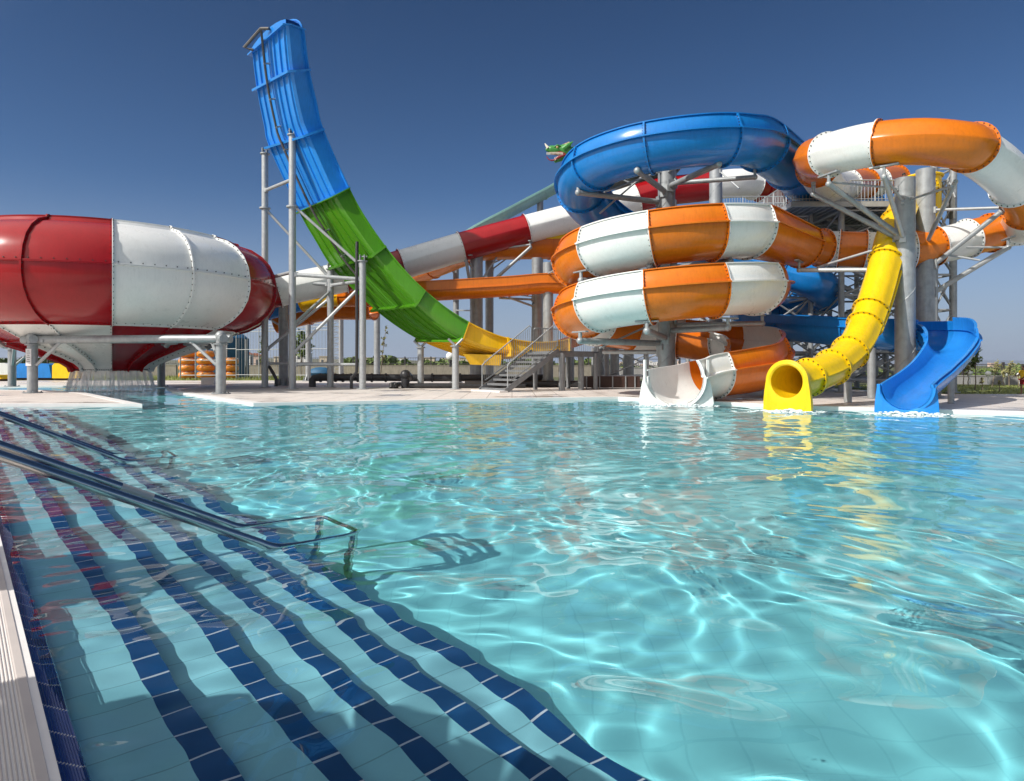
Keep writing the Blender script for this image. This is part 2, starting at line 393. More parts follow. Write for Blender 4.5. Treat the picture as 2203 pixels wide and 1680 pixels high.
b_.inputs['Base Color'].default_value = (.90, .98, 1, 1); b_.inputs['Roughness'].default_value = 0
b_.inputs['IOR'].default_value = 1.333; b_.inputs['Transmission Weight'].default_value = 1
me.materials.append(m_); wo = bpy.data.objects.new('water', me); C.objects.link(wo); wo['kind'] = 'structure'
wo.cycles.is_caustics_caster = True
print('water faces', len(FA))

# ------------------------------------------------------------ slide builder
Z = Vector((0, 0, 1))
def frames(path):
    out = []; n = len(path)
    for i, p in enumerate(path):
        t = (path[min(i+1, n-1)]-path[max(i-1, 0)]).normalized()
        s_ = t.cross(Z).normalized(); u = s_.cross(t).normalized(); out.append((p, t, s_, u))
    return out
def prof_tube(r, n=30):
    o = []; f = .055
    for i in range(n):
        a = 2*pi*i/n; o.append((r*cos(a), r*sin(a)))
        if i == 0: o[-1:] = [(r+f, -.022), (r+f, .022)]
        if i == n//2: o[-1:] = [(-r-f, .022), (-r-f, -.022)]
    return o
def prof_trough(r, wo, wi, t=.05, n=24, lean=.22, f=.15):
    """cross-section of an open flume: (outward, up), outer wall high with a flange at mid height"""
    o = [(-r-f*.6, wi+.02), (-r-f*.6, wi-.03), (-r, wi-.03), (-r, .02), (-r-f, .02), (-r-f, -.03)]
    for i in range(n+1):
        a = pi+pi*i/n; o.append((r*cos(a), r*sin(a)))
    o += [(r+f, -.035), (r+f, .02)]
    for i in range(6):
        v = i/5; o.append((r-.07-lean*wo*v*v, .02+(wo-.02)*v))
    x = o[-1][0]; o += [(x+.07, wo), (x+.07, wo+.04), (x-t, wo+.04)]
    for i in range(6):
        v = 1-i/5; o.append((r-.07-t-lean*wo*v*v, .02+(wo-.02)*v))
    for i in range(n+1):
        a = 2*pi-pi*i/n; o.append(((r-t)*cos(a), (r-t)*sin(a)))
    o += [(-r+t, wi+.02)]
    return o
def sweep(mb, fr, prof, sg, m=0, rs=None, caps=True):
    rows = []
    for k, (p, t, s_, u) in enumerate(fr):
        q = rs[k] if rs else 1.
        rows.append([p+s_*(o*q*sg)+u*(v*q) for o, v in prof])
    mb.grid(rows, m, closed=True)
    return rows
def bolt(mb, p, d, r=.022, h=.03, m=1):
    d = d.normalized(); mb.bar(p-d*.005, p+d*h, r, r, 5, m)
def slide(root, path, bounds, cols, prof, sg=1, kind='tube', r=1., rs=None, name='flume_section', fl=.10, bolts=True, rsf=None, nb=26):
    """path: dense list; bounds: indices of the joints; each section is its own part with its end flanges"""
    fr = frames(path)
    for k in range(len(bounds)-1):
        a, b = bounds[k], bounds[k+1]
        if b <= a: continue
        mb = MB(); sub = fr[a:b+1]; q = [rsf(i) for i in range(a, b+1)] if rsf else None
        rows = sweep(mb, sub, prof, sg, 0, q)
        if kind == 'tube':                      # inner skin and annular ends
            inn = [(.95*r*cos(2*pi*i/24), .95*r*sin(2*pi*i/24)) for i in range(24)]
            sweep(mb, sub, inn, sg, 0, q)
            loop = [(cos(2*pi*i/32), sin(2*pi*i/32)) for i in range(32)]; closed = True
        else:
            ns = len(prof); loop = None; closed = False
            mb.poly(rows[0]); mb.poly(rows[-1])
        for (idx, dr, at) in ((0, 1, a), (len(sub)-1, -1, b)):
            p, t, s_, u = sub[idx]; qq = q[idx] if q else 1.
            if kind == 'tube':
                ring = [(r*cos(2*pi*i/32), r*sin(2*pi*i/32)) for i in range(32)]
                ro, ri = (r+fl), r*.95; th = .035; R4 = []
                for (rr, dd) in ((ri, 0), (ro, 0), (ro, th), (r*1.0, th)):
                    R4.append([p+t*(dd*dr)+s_*(rr*qq*cos(2*pi*i/32))+u*(rr*qq*sin(2*pi*i/32)) for i in range(32)])
                mb.grid(R4, 0, closed=True)
                if bolts:
                    for i in range(nb):
                        a_ = 2*pi*(i+.5)/nb; c_ = p+t*(th*dr)+(s_*cos(a_)+u*sin(a_))*((r+fl*.55)*qq)
                        bolt(mb, c_, t*dr)
            else:
                pts = prof_loop_out(prof, r); th = .035; R3 = []
                for (d_, dd) in ((-.05, 0), (fl, 0), (fl, th), (-.03, th)):
                    row = []
                    for (o, v, no, nv) in pts: row.append(p+t*(dd*dr)+s_*((o+no*d_)*qq*sg)+u*((v+nv*d_)*qq))
                    R3.append(row)
                mb.grid(R3, 0)
                if bolts:
                    for i in range(1, len(pts)-1, 1):
                        o, v, no, nv = pts[i]
                        bolt(mb, p+t*(th*dr)+s_*((o+no*fl*.5)*qq*sg)+u*((v+nv*fl*.5)*qq), t*dr)
        mb.build(name, [M[cols[k % len(cols)]], M['bolt']], root)
def prof_loop_out(prof, r):
    # outer skin only, as (o, v, normal): arc from inner equator, under, to the top of the outer wall
    pts = []
    for i in range(19):
        a = pi+pi*i/18; pts.append((r*cos(a), r*sin(a), cos(a), sin(a)))
    wo = max(v for _, v in prof)-.04; lean = PL['lean']
    for i in range(1, 6):
        v = i/5; pts.append((r-.07-lean*wo*v*v, wo*v, 1, 0))
    return pts
PL = {'lean': .22}
def arc_index(path, lens):
    L = [0]
    for a, b in zip(path, path[1:]): L.append(L[-1]+(b-a).length)
    out = []
    for l in lens: out.append(min(range(len(L)), key=lambda i: abs(L[i]-l)))
    return out, L[-1]
def nearest(path, q): return min(range(len(path)), key=lambda i: (path[i]-q).length_squared)
def near_px(path, x, y, w=None):
    best = None
    for i, p in enumerate(path):
        if w and not (w[0] <= i <= w[1]): continue
        px = CX+p.x/p.y*F; py = HZ-(p.z-CAMZ)/p.y*F; e = (px-x)**2+(py-y)**2
        if best is None or e < best[0]: best = (e, i)
    return best[1]
def exit_plate(root, c, t, r, foot, wall, mkey, full=False, name='exit_lip', w2=.28, th=.14):
    """flat end frame of a flume standing in the water: U- or O-shaped opening in a flared plate"""
    t = Vector((t.x, t.y, 0)).normalized(); s_ = t.cross(Z).normalized(); n = 26; mb = MB()
    inn, out = [], []
    if full:
        for i in range(37):
            a = -pi/2+2*pi*i/36; inn.append((r*.93*cos(a), r*.93*sin(a)))
            x, y = cos(a), sin(a)
            if y >= -.05: out.append(((r+.13)*x, (r+.13)*y))
            else:
                k = min((r+.13+w2*abs(y))/max(.001, abs(x)), foot/abs(y)) if abs(x) > .01 else foot/abs(y)
                out.append((max(-(r+.13+w2), min(r+.13+w2, k*x)), max(-foot, k*y)))
    else:
        inn = [(-r, wall)]; out = [(-r-.10, wall)]
        for i in range(n+1):
            a = pi+pi*i/n; x, y = cos(a), sin(a); inn.append((r*x, r*y))
            k = min((r+.10+w2*abs(y))/max(.001, abs(x)), foot/max(.001, abs(y)))
            out.append((k*x, k*y))
        inn.append((r, wall)); out.append((r+.10, wall))
    rows = []
    for (L_, d) in ((inn, -.25), (inn, 0), (out, th*.0), (out, -th)):
        rows.append([c+t*d+s_*o+Z*v for o, v in L_])
    e = [c+t*.035+s_*((a[0]*.7+b[0]*.3))+Z*(a[1]*.7+b[1]*.3) for a, b in zip(inn, out)]
    rows = [rows[0], rows[1], e, rows[2], rows[3]]
    mb.grid(rows, 0, closed=False)
    for L0 in (0, -1):
        mb.poly([rows[k][L0] for k in range(5)])
    return mb.build(name, M[mkey], root, sharp=50)

# ------------------------------------------------------------ slide A: orange and white raft slide
C1 = P(1437, 786, 29); C1.z = 0
C2 = P(1945, 786, 25); C2.z = 0
def hx(Cc, R, ph, z): return Vector((Cc.x+R*cos(radians(ph)), Cc.y-R*sin(radians(ph)), z))
up = [P(1925, 385, 39.5), P(1835, 398, 34.5), P(1778, 396, 30.5)]
for th, z in ((150, 9.55), (175, 9.25), (200, 9.1), (225, 8.98), (250, 8.82), (275, 8.62)):
    up.append(Vector((C2.x+3.05*cos(radians(th)), C2.y+3.05*sin(radians(th)), z)))
up += [P(2092, 322, 22.3), P(2138, 353, 22.8), P(2180, 393, 23.8), P(2208, 434, 25.2), P(2208, 470, 26.8), P(2184, 489, 28), P(2150, 497, 28.3), P(2105, 507, 28), P(2030, 526, 27.8), P(1960, 536, 27.8), P(1900, 538, 28.2), P(1830, 536, 28.6), P(1775, 534, 28.9)]
RH = 3.75
def zh(ph): return 6.47-2.18*(ph-103)/360-(max(0, ph-610)/110*.42)
low = [P(1728, 527, 28.2)]+[hx(C1, RH, ph, zh(ph)) for ph in range(42, 721, 15)]
low += [hx(C1, RH, 735, 2.05), hx(C1, RH, 752, 1.75), hx(C1, RH, 766, 1.5), Vector((7.5, 24.95, 1.26)), Vector((6.45, 24.3, 1.08)), Vector((5.72, 23.3, .98))]
tubeA = thing('water_slide', 'orange and white striped slide curling round the steel columns down to a white exit', 'water slide', (C1.x, C1.y, 0))
pa = resample(crom(up+[low[0]], .2), .25)
ka = []
marks = [(1885, 392), (1858, 396), (1818, 396), 'a', 'b', (1897, 311), (2087, 320), (2185, 398), (2210, 450), (2186, 488), (2128, 501), (2082, 512), (2012, 530), (1965, 536), (1905, 538), (1855, 537), (1805, 536), (1765, 533)]
ia = [0]; lo = 0
for m__ in marks:
    if isinstance(m__, str): th = radians(125 if m__ == 'a' else 189); i = nearest(pa, Vector((C2.x+3.05*cos(th), C2.y+3.05*sin(th), 9.2)))
    else: x, y = m__; i = near_px(pa, x, y, (lo+2, min(len(pa)-1, lo+40)))
    i = i; ia.append(i); lo = i
ia.append(len(pa)-1)
colA = [{'o': 'orange', 'w': 'white'}[c] for c in 'owowowowowwowowwowo']
slide(tubeA, pa, ia, colA, prof_tube(.75), 1, 'tube', .75, name='tube_section', fl=.09)
pl = resample(crom(low, .15), .2); K = len(pl)
PL['lean'] = .30
prA = prof_trough(1.2, .68, .30, lean=.30)
def rsA(i):
    v = i/(K-1); return .78+.22*min(1, v/.06) if v < .06 else (1. if v < .9 else 1-.16*min(1, (v-.9)/.08))
ib = [0]
turns = [40.5+36*k for k in range(1, 21)]
for ph in [45, 46]+[112.5-36, 112.5]+[112.5+36*k for k in range(1, 18)]+[748]:
    if ph == 45: continue
    if ph > 752: break
    ib.append(nearest(pl, hx(C1, RH, ph, zh(ph)) if ph < 725 else hx(C1, RH, ph, 2.05)))
ib += [nearest(pl, Vector((7.5, 24.95, 1.3))), K-1]
ib = sorted(set(ib)); colB = ['white', 'orange']
nB = len(ib)-1; seq = ['orange', 'white']*20
seq[nB-1] = 'white'; seq[nB-2] = 'orange'
slide(tubeA, pl, ib, seq[:nB], prA, -1, 'trough', 1.2, name='flume_section', fl=.10, rsf=rsA)
exit_plate(tubeA, pl[-1], pl[-1]-pl[-3]+Vector((.08, -.12, 0)), 1.02, 1.08, .62, 'white', name='exit_lip', w2=.27)

# ------------------------------------------------------------ slide B: blue slide
bl = [P(1865, 447, 41), P(1800, 428, 37), P(1745, 400, 33.5), P(1702, 358, 30.4)]
for ph, z in ((35, 10.42), (60, 10.2), (80, 10.05), (103, 9.9), (125, 9.8), (150, 9.7), (175, 9.5), (200, 9.15), (225, 8.7), (250, 8.2), (275, 7.7)):
    bl.append(hx(C1, RH-.0, ph, z))
bl += [P(1530, 535, 34.5), P(1610, 562, 34.2), P(1690, 585, 33.3), P(1752, 607, 32.8), P(1772, 632, 34), P(1738, 650, 36), P(1670, 662, 37.2), P(1615, 675, 36), P(1625, 690, 33.6), P(1700, 694, 31),
       P(1775, 699, 28.8), P(1875, 706, 26.9), P(1945, 709, 26.5), P(2000, 710, 26), P(2036, 714, 25), P(2049, 733, 23.6), P(2030, 766, 22.2), P(1998, 798, 21), P(1964, 823, 20), P(1950, 834, 19.3)]
slideB = thing('water_slide', 'blue flume slide looping above the orange and white turns, ending in a curved blue exit', 'water slide', (C1.x+.6, C1.y, 0))
pb = resample(crom(bl, .15), .22)
Kb = len(pb); i1 = nearest(pb, hx(C1, RH, 300, 7.2)); i2 = near_px(pb, 1700, 694, (Kb//2, Kb-1))
i3 = near_px(pb, 2010, 711, (2*Kb//3, Kb-1))
def rsB(i): return 1. if i < i1 else (1-.2*min(1, (i-i1)/20)-(.17*min(1, max(0, i-i3)/25)))
mk = [nearest(pb, hx(C1, RH, a, z)) for a, z in ((25, 10.4), (71, 10.1), (112, 9.85), (153, 9.7), (194, 9.25), (235, 8.5), (276, 7.7))]
mk = [nearest(pb, P(1790, 424, 36.3)), nearest(pb, P(1735, 392, 33)), nearest(pb, P(1700, 355, 30.2))]+mk
PL['lean'] = .25
prB = prof_trough(1.05, .58, .30, lean=.25)
slide(slideB, pb, [0]+mk, ['blue'], prB, -1, 'trough', 1.05, name='flume_section', rsf=rsB)
prT = prof_tube(1.05)
j1 = mk[-1]; jm = near_px(pb, 1690, 585, (j1, Kb-1)); j2 = near_px(pb, 1772, 632, (jm, Kb-1)); j3 = near_px(pb, 1655, 663, (j2, Kb-1)); j4 = near_px(pb, 1640, 691, (j3+5, Kb-1))
slide(slideB, pb, [j1, jm, j2, j3], ['blue'], prT, -1, 'tube', 1.05, name='tube_section', rsf=rsB, fl=.08)
j5 = near_px(pb, 1700, 695, (j4, Kb-1)); j6 = near_px(pb, 1832, 703, (j5, Kb-1)); j7 = near_px(pb, 1920, 708, (j6, Kb-1)); j8 = near_px(pb, 2010, 711, (j7, Kb-1)); j9 = near_px(pb, 2049, 733, (j8, Kb-1))
prC = prof_trough(1.05, .42, .42, lean=.1)
PL['lean'] = .1
slide(slideB, pb, [j3, j4, j5, j6, j7, j8], ['blue'], prC, -1, 'trough', 1.05, name='flume_section', rsf=rsB)
slide(slideB, pb, [j8, j9], ['lblue'], prof_trough(1.05, .6, .3, lean=.1), -1, 'trough', 1.05, name='flume_section', rsf=rsB)
slide(slideB, pb, [j9, Kb-1], ['lblue'], prof_trough(1.05, .12, .12, lean=.0, f=.10), -1, 'trough', 1.05, name='exit_flume', rsf=rsB, bolts=False)
exit_plate(slideB, pb[-1], Vector((-.42, -.9, 0)), .65, .80, .10, 'lblue', w2=.10)

# ------------------------------------------------------------ slide C: yellow tube
yl = [P(1988, 405, 31), P(1952, 432, 28.8), P(1925, 488, 26.5), P(1908, 550, 25.4), P(1893, 603, 24.9), P(1878, 652, 24.4), P(1860, 700, 23.8), P(1838, 745, 23), P(1800, 783, 22.1), P(1755, 806, 21.3), P(1716, 818, 20.85), P(1692, 821, 20.4)]
slideC = thing('water_slide', 'steep bright yellow tube slide with bolted collars and a round mouth at the pool edge', 'water slide', (yl[-1].x, yl[-1].y+.5, 0))
pc = resample(crom(yl, .1), .14); Kc = len(pc)
bd = [0]+[near_px(pc, x, y) for x, y in ((1928, 478), (1905, 560), (1873, 665), (1861, 697), (1826, 757), (1790, 788), (1743, 809))]+[Kc-1]
slide(slideC, pc, bd, ['yellow'], prof_tube(.54), 1, 'tube', .54, name='tube_section', fl=.085, nb=20)
exit_plate(slideC, pc[-1], pc[-1]-pc[-4], .54, .90, 0, 'yellow', full=True, name='exit_mouth', w2=.12)
mb = MB(); mb.pipe([pc[i]+Vector((.62, -.2, .1)) for i in range(bd[2]-8, bd[5]-6, 3)], .045, 6); mb.build('guide_rail', M['yellow'], slideC)
mb = MB(); c = P(1986, 425, 31.6)
rows = [[c+Vector((.75*cos(a), .75*sin(a), z)) for a in [2*pi*k/20 for k in range(20)]] for z in (-1.1, -.2, .6, .9, .95)]
mb.grid(rows, 0, closed=True); mb.pipe([c+Vector((.8*cos(2*pi*k/20), .8*sin(2*pi*k/20), .95)) for k in range(20)], .06, 6, closed=True); mb.build('entry_tub', M['yellow'], slideC)

# ------------------------------------------------------------ slide D: red and white tube into the bowl
rd = [P(1770, 425, 47), P(1700, 425, 46), P(1650, 405, 45), P(1590, 394, 44), P(1500, 404, 44), P(1410, 415, 44), P(1330, 440, 44), P(1245, 464, 44), P(1138, 492, 43.5), P(1000, 529, 43), P(850, 573, 42), P(740, 596, 41), P(600, 626, 40), P(555, 640, 39.4)]
slideD = thing('water_slide', 'long straight red and white tube slide running down behind the ramp into the bowl', 'water slide', (rd[9].x, rd[9].y, 0))
pd = resample(crom(rd, .3), .4); Kd = len(pd)
xs = [1725, 1640, 1622, 1535, 1415, 1375, 1320, 1240, 1132, 996, 862, 735, 600]
bd = [0]; lo = 0
for x in xs:
    i = min(range(lo+1, Kd), key=lambda i: abs(CX+pd[i].x/pd[i].y*F-x)); bd.append(i); lo = i
bd.append(Kd-1)
cD = ['red', 'red', 'red', 'white', 'red', 'red', 'white', 'red', 'white', 'red', 'white', 'red', 'white', 'red']
slide(slideD, pd, bd, cD, prof_tube(.93), 1, 'tube', .93, name='tube_section', fl=.1, nb=24)

# ------------------------------------------------------------ slide E: pale teal flume, and the orange ones behind
te = [P(1240, 372, 52), P(1195, 398, 52), P(1130, 432, 51.5), P(1060, 470, 51), P(1000, 505, 51), P(940, 545, 51), P(890, 590, 51.5), P(850, 630, 52)]
slideE = thing('water_slide', 'pale teal open flume sloping down from the dragon head behind the red and white tube', 'water slide', (te[3].x, te[3].y, 0))
pe = resample(crom(te, .3), .5); PL['lean'] = 0
slide(slideE, pe, [0]+[near_px(pe, x, y) for x, y in ((1165, 414), (1085, 456), (1010, 498), (940, 545))]+[len(pe)-1], ['teal'], prof_trough(.62, .1, .1, lean=0, f=.06), 1, 'trough', .62, fl=.05, bolts=False)
og = [P(1260, 616, 41), P(1180, 610, 41), P(1100, 616, 41), P(1000, 622, 41), P(900, 628, 41), P(840, 634, 42), P(770, 639, 43), P(700, 640, 43.5), P(640, 652, 44), P(575, 668, 44)]
slideF = thing('water_slide', 'low orange flume with amber and blue end sections passing behind the green ramp', 'water slide', (og[3].x, og[3].y, 0))
po = resample(crom(og, .3), .4)
b_ = [0]+[near_px(po, x, y) for x, y in ((1137, 612), (915, 627), (790, 638), (736, 639), (656, 649))]+[len(po)-1]
slide(slideF, po, b_, ['orange', 'orange', 'orange', 'orange', 'ochre', 'lblue'], prof_trough(.62, .55, .55, lean=0, f=.07), 1, 'trough', .62, fl=.07, bolts=False)
slide(slideF, [p+Vector((0, 1.5, -.75)) for p in po], [b_[3], b_[5], b_[6]], ['orange'], prof_trough(.62, .5, .5, lean=0, f=.07), 1, 'trough', .62, fl=.07, bolts=False, name='second_lane')
oh = [P(1290, 505, 47), P(1230, 527, 45), P(1130, 530, 44.2), P(1040, 533, 44.5), P(1000, 545, 46), P(960, 562, 48), P(905, 585, 50), P(870, 605, 52)]
slideG = thing('water_slide', 'orange flume with a yellow upper rim curving below the red tube section', 'water slide', (oh[2].x, oh[2].y, 0))
pg = resample(crom(oh, .3), .4)
slide(slideG, pg, [0]+[near_px(pg, x, y) for x, y in ((1180, 528), (1110, 530), (1012, 542), (930, 575))]+[len(pg)-1], ['orange'], prof_trough(.85, .35, .2, lean=0, f=.07), -1, 'trough', .85, fl=.07, bolts=False)
mb = MB(); sub = pg[near_px(pg, 1225, 528):near_px(pg, 1040, 533)]; fr = frames(sub)
mb.grid([[p-s_*.86+u*.35 for p, t, s_, u in fr], [p-s_*.8+u*(.75) for p, t, s_, u in fr], [p-s_*.7+u*.75 for p, t, s_, u in fr], [p-s_*.78+u*.35 for p, t, s_, u in fr]]); mb.build('upper_rim', M['yellow'], slideG)
bk = [P(1300, 495, 50), P(1225, 508, 50), P(1150, 512, 51), P(1110, 518, 53)]
slideH = thing('water_slide', 'dark blue flume end just visible between the white tube and the yellow rim', 'water slide', (bk[1].x, bk[1].y, 0))
pk = resample(crom(bk, .3), .5); slide(slideH, pk, [0, len(pk)//2, len(pk)-1], ['blue'], prof_trough(.7, .3, .3, lean=0), 1, 'trough', .7, fl=.06, bolts=False)

# ------------------------------------------------------------ bowl slide
BC = P(241, 786, 37); BC.z = 0
FD = (Vector((0, 0, 0))-Vector((BC.x, BC.y, 0))).normalized(); RT = Vector((-FD.y, FD.x, 0)) * 1
if RT.x < 0: RT = -RT
bowl = thing('bowl_slide', 'huge red and white bowl slide with bolted curved panels and a funnel underneath', 'bowl slide', (BC.x, BC.y, 0))
def bp(r, ph, z): a = radians(ph); return Vector((BC.x, BC.y, z))+(FD*cos(a)+RT*sin(a))*r
PU = [(6.45, 8.22), (6.60, 8.20), (6.68, 8.06), (7.35, 7.86), (7.9, 7.5), (8.3, 7.05), (8.55, 6.5), (8.65, 5.9)]
PM = [(8.65, 5.9), (8.66, 5.4), (8.52, 4.85), (8.2, 4.32), (7.65, 3.84), (7.05, 3.52), (6.5, 3.36)]
PB = [(6.5, 3.36), (6.0, 3.12), (5.4, 2.83), (4.8, 2.62)]
PC = [(4.8, 2.62), (3.9, 2.3), (3.0, 1.98), (2.3, 1.68), (1.95, 1.42), (1.82, 1.1)]
def panel(prof, p0, p1, key, nm, rib=.13, bolts=True, tag_=None):
    mb = MB(); n = 8
    if rib:
        nrm = []
        for i in range(len(prof)):
            a = prof[max(0, i-1)]; b = prof[min(len(prof)-1, i+1)]; d = Vector((b[0]-a[0], b[1]-a[1])).normalized(); nrm.append(Vector((-d.y, d.x)) if True else 0)
        for i, v in enumerate(nrm):
            if v.x < 0 and prof[i][1] > 3.4: nrm[i] = -v
            if v.y > 0 and prof[i][1] <= 3.4: nrm[i] = -v
    for off in (0, -.06):
        mb.grid([[bp(r+off*nrm[i].x, p0+(p1-p0)*j/n, z+off*nrm[i].y) for j in range(n+1)] for i, (r, z) in enumerate(prof)])
    da = .28
    for (ph, sg) in ((p0, 1), (p1, -1)):        # meridian flange, half on each panel
        rows = []
        for (d, a) in ((0, 0), (rib, 0), (rib, da*sg), (0, da*sg)):
            rows.append([bp(prof[i][0]+nrm[i].x*d, ph+a, prof[i][1]+nrm[i].y*d) for i in range(len(prof))])
        mb.grid(rows)
        if bolts:
            L = 0
            for i in range(len(prof)-1):
                (r0, z0), (r1, z1) = prof[i], prof[i+1]; l = sqrt((r1-r0)**2+(z1-z0)**2); m_ = max(1, int(round(l/.3)))
                for k in range(m_):
                    f = (k+.5)/m_; c = bp(r0+(r1-r0)*f+nrm[i].x*.075, ph+da*sg, z0+(z1-z0)*f+nrm[i].y*.075)
                    tdir = (bp(r0, ph+sg*2, z0)-bp(r0, ph, z0)); bolt(mb, c, tdir, .027, .03)
    if bolts:
        r, z = prof[-1]; nn = nrm[-1]             # bolts along the lower joint
        for k in range(7):
            ph = p0+(p1-p0)*(k+.5)/7; c = bp(r+nn.x*.01+.0, ph, z+nn.y*.01+.10); bolt(mb, bp(prof[-1][0]*.8+prof[-2][0]*.2, ph, prof[-1][1]*.8+prof[-2][1]*.2)+(bp(nn.x, ph, nn.y)-bp(0, ph, 0))*.0, bp(r+1, ph, z+.2)-bp(r, ph, z), .027, .04)
    for (k, sg) in ((0, 1), (-1, -1)):             # ring flange on the top and bottom edges
        r, z = prof[k]; nn = nrm[k]; d = .09
        if k == -1 and prof is PC: continue
        tg = Vector((prof[1][0]-prof[0][0], prof[1][1]-prof[0][1])).normalized() if k == 0 else Vector((prof[-2][0]-prof[-1][0], prof[-2][1]-prof[-1][1])).normalized()
        mb.grid([[bp(r+a*nn.x+b*tg.x, p0+(p1-p0)*j/n, z+a*nn.y+b*tg.y) for j in range(n+1)] for a, b in ((0, 0), (d, 0), (d, .04), (0, .04))])
    return mb.build(nm, [M[key], M['bolt']], bowl)
for k in range(16):
    p0 = -180+22.5*k; p1 = p0+22.5; a = int((p0+360)//45) % 2     # 45 degree colour blocks
    white = (a == 0) if True else 0
    cu, cb = ('white', 'red') if white else ('red', 'white')
    if p0 in (0, 22.5): assert cu == 'white'
    panel(PU, p0, p1, cu, 'upper_panel'); panel(PM, p0, p1, cu, 'lower_panel')
    panel(PB, p0, p1, cb, 'base_panel', .10); panel(PC, p0, p1, cb, 'funnel_panel', .22)
mb = MB(); mb.add([bp(8.66, -37, 4.75), bp(8.66, -34.5, 4.75), bp(8.69, -34.4, 5.05), bp(8.69, -37.2, 5.05), ], [(0, 1, 2, 3)], 0, True)
M['paper'] = mat('white notice', (.8, .8, .8), .6)
M['ink'] = mat('dark print', (.08, .08, .08), .7)
# small notice on the panel with a few printed lines
q = [bp(8.80, -38.4, 5.0), bp(8.80, -35.2, 5.0), bp(8.76, -34.9, 4.45), bp(8.76, -38.4, 4.5)]
mb = MB(); nn = (bp(9, -36.5, 4.75)-bp(8, -36.5, 4.75)).normalized()
mb.add(q+[v-nn*.03 for v in q], [(0, 1, 2, 3), (7, 6, 5, 4), (0, 4, 5, 1), (1, 5, 6, 2), (2, 6, 7, 3), (3, 7, 4, 0)], 0, True)
for k in range(4):
    a = q[0].lerp(q[3], .2+.2*k); b = q[1].lerp(q[2], .2+.2*k); a, b = a.lerp(b, .12), a.lerp(b, .85); mb.beam(a+nn*.004, b+nn*.004, .03, .02, 1)
mb.build('notice', [M['paper'], M['ink']], bowl)
# support frame of the bowl
fr_ = thing('steel_stand', 'galvanised round-tube frame of legs and beams carrying the red and white bowl', 'steel stand', (BC.x, BC.y, 0))
legs = [G(70, 845), G(475, 847), G(347, 831.5), G(26, 831.5)]
zb = 2.62
for L in legs:
    mb = MB(); mb.bar(L, Vector((L.x, L.y, zb-.25)), .22, n=16); mb.bar(L, L+Z*.03, .42, n=16); mb.bar(Vector((L.x, L.y, zb-.27)), Vector((L.x, L.y, zb-.22)), .32, n=16)
    for k in range(4): bolt(mb, L+Vector((.34*cos(k*pi/2+.7), .34*sin(k*pi/2+.7), .03)), Z, .03, .06)
    mb.build('leg', M['galv'], fr_)
    mb = MB(); mb.pipe([Vector((L.x, L.y, zb-.2)), Vector((L.x, L.y, zb+.1)), Vector((L.x, L.y, zb+.2))], .21, 14); mb.ball((L.x, L.y, zb+.12), .25, 14); mb.build('saddle', M['galv'], fr_)
T = [Vector((l.x, l.y, zb)) for l in legs]
out8 = []
for i in range(4):
    mb = MB(); a, b = T[i], T[(i+1) % 4]; d = (b-a).normalized(); mb.bar(a-d*.5, b+d*.5, .19, n=16)
    mb.build('ring_beam', M['galv'], fr_)
    for (p, q_) in ((a, b), (b, a)):
        d = (q_-p).normalized(); mb = MB(); mb.bar(p+Z*-1.2+d*.2, p+d*1.45+Z*-.12, .08, n=8); mb.bar(p+d*1.4-Z*.2, p+d*1.4+Z*.0, .12); mb.build('knee_brace', M['galvl'], fr_)
for l in (T[0], T[1]):
    pass
for ph in (-30, 30, 90, 150, 210, 270):
    mb = MB(); c = bp(5.4, ph, 2.86); mb.bar(bp(4.8, ph, 2.4), c, .14, n=8); mb.bar(bp(4.5, ph, 2.5), bp(5.7, ph, 2.55), .08); mb.build('cradle', M['galv'], fr_)
mb = MB(); l = legs[0]; q = [Vector((l.x-.17, l.y-.235, z)) for z in (1.4, 2.2)]; mb.box((l.x-.02, l.y-.23, 1.78), (.26, .03, .8))
for k in range(6): mb.box((l.x-.02, l.y-.25, 2.08-.1*k), (.16 if k % 2 else .1, .01, .02), 1)
mb.build('notice', [M['paper'], M['ink']], fr_)
# falling water
M['falls'], n_, b_ = newmat('falling water')
b_.inputs['Base Color'].default_value = (1, 1, 1, 1); b_.inputs['Roughness'].default_value = .5; b_.inputs['Subsurface Weight'].default_value = .0
b_.inputs['Alpha'].default_value = .36
random.seed(5); mb = MB()
for k in range(520):
    ph = random.uniform(0, 360); r = 1.8+random.uniform(-.05, .12); w_ = random.uniform(.6, 3.2)
    front = -70 < (ph if ph < 180 else ph-360) < 75
    if front and random.random() < .25: continue
    z0 = 1.12; z1 = 0 if random.random() < .8 else random.uniform(.1, .6); rows = []
    for j in range(7):
        f = j/6; z = z0+(z1-z0)*f; rr = r+.22*f*(1+.3*random.random()); wj = w_*(1-.45*f*random.random()); a = ph+random.uniform(-.7, .7)*f
        rows.append([bp(rr, a-wj/2, z), bp(rr+.02, a+wj/2, z)])
    mb.grid(rows)
tagd(mb.build('falling_water', M['falls'], off=(BC.x, BC.y, 0)), 'curtain of falling water dropping from the funnel of the bowl slide', 'waterfall', kind='stuff')
M['foam'] = mat('white foam', (.75, .82, .84), .6, var=.1)
def foam(cx, cy, rx, ry, n, lab, seed, h=.10, s0=.012, s1=.05):
    random.seed(seed); mb = MB()
    for k in range(n):
        a = random.uniform(0, 2*pi); q = random.random()**.6; f = 1-q
        mb.ball((cx+rx*q*cos(a), cy+ry*q*sin(a), random.random()**3*h*(f+.2)), random.uniform(s0, s1)*(.5+f), 6, 0, (1.6, 1.6, .5))
    return tagd(mb.build('foam', M['foam'], off=(cx, cy, 0)), lab, 'foam', kind='stuff')
foam(BC.x+.8, BC.y-1.3, 2.6, 2.2, 420, 'white foam churned up below the bowl slide waterfall', 3)
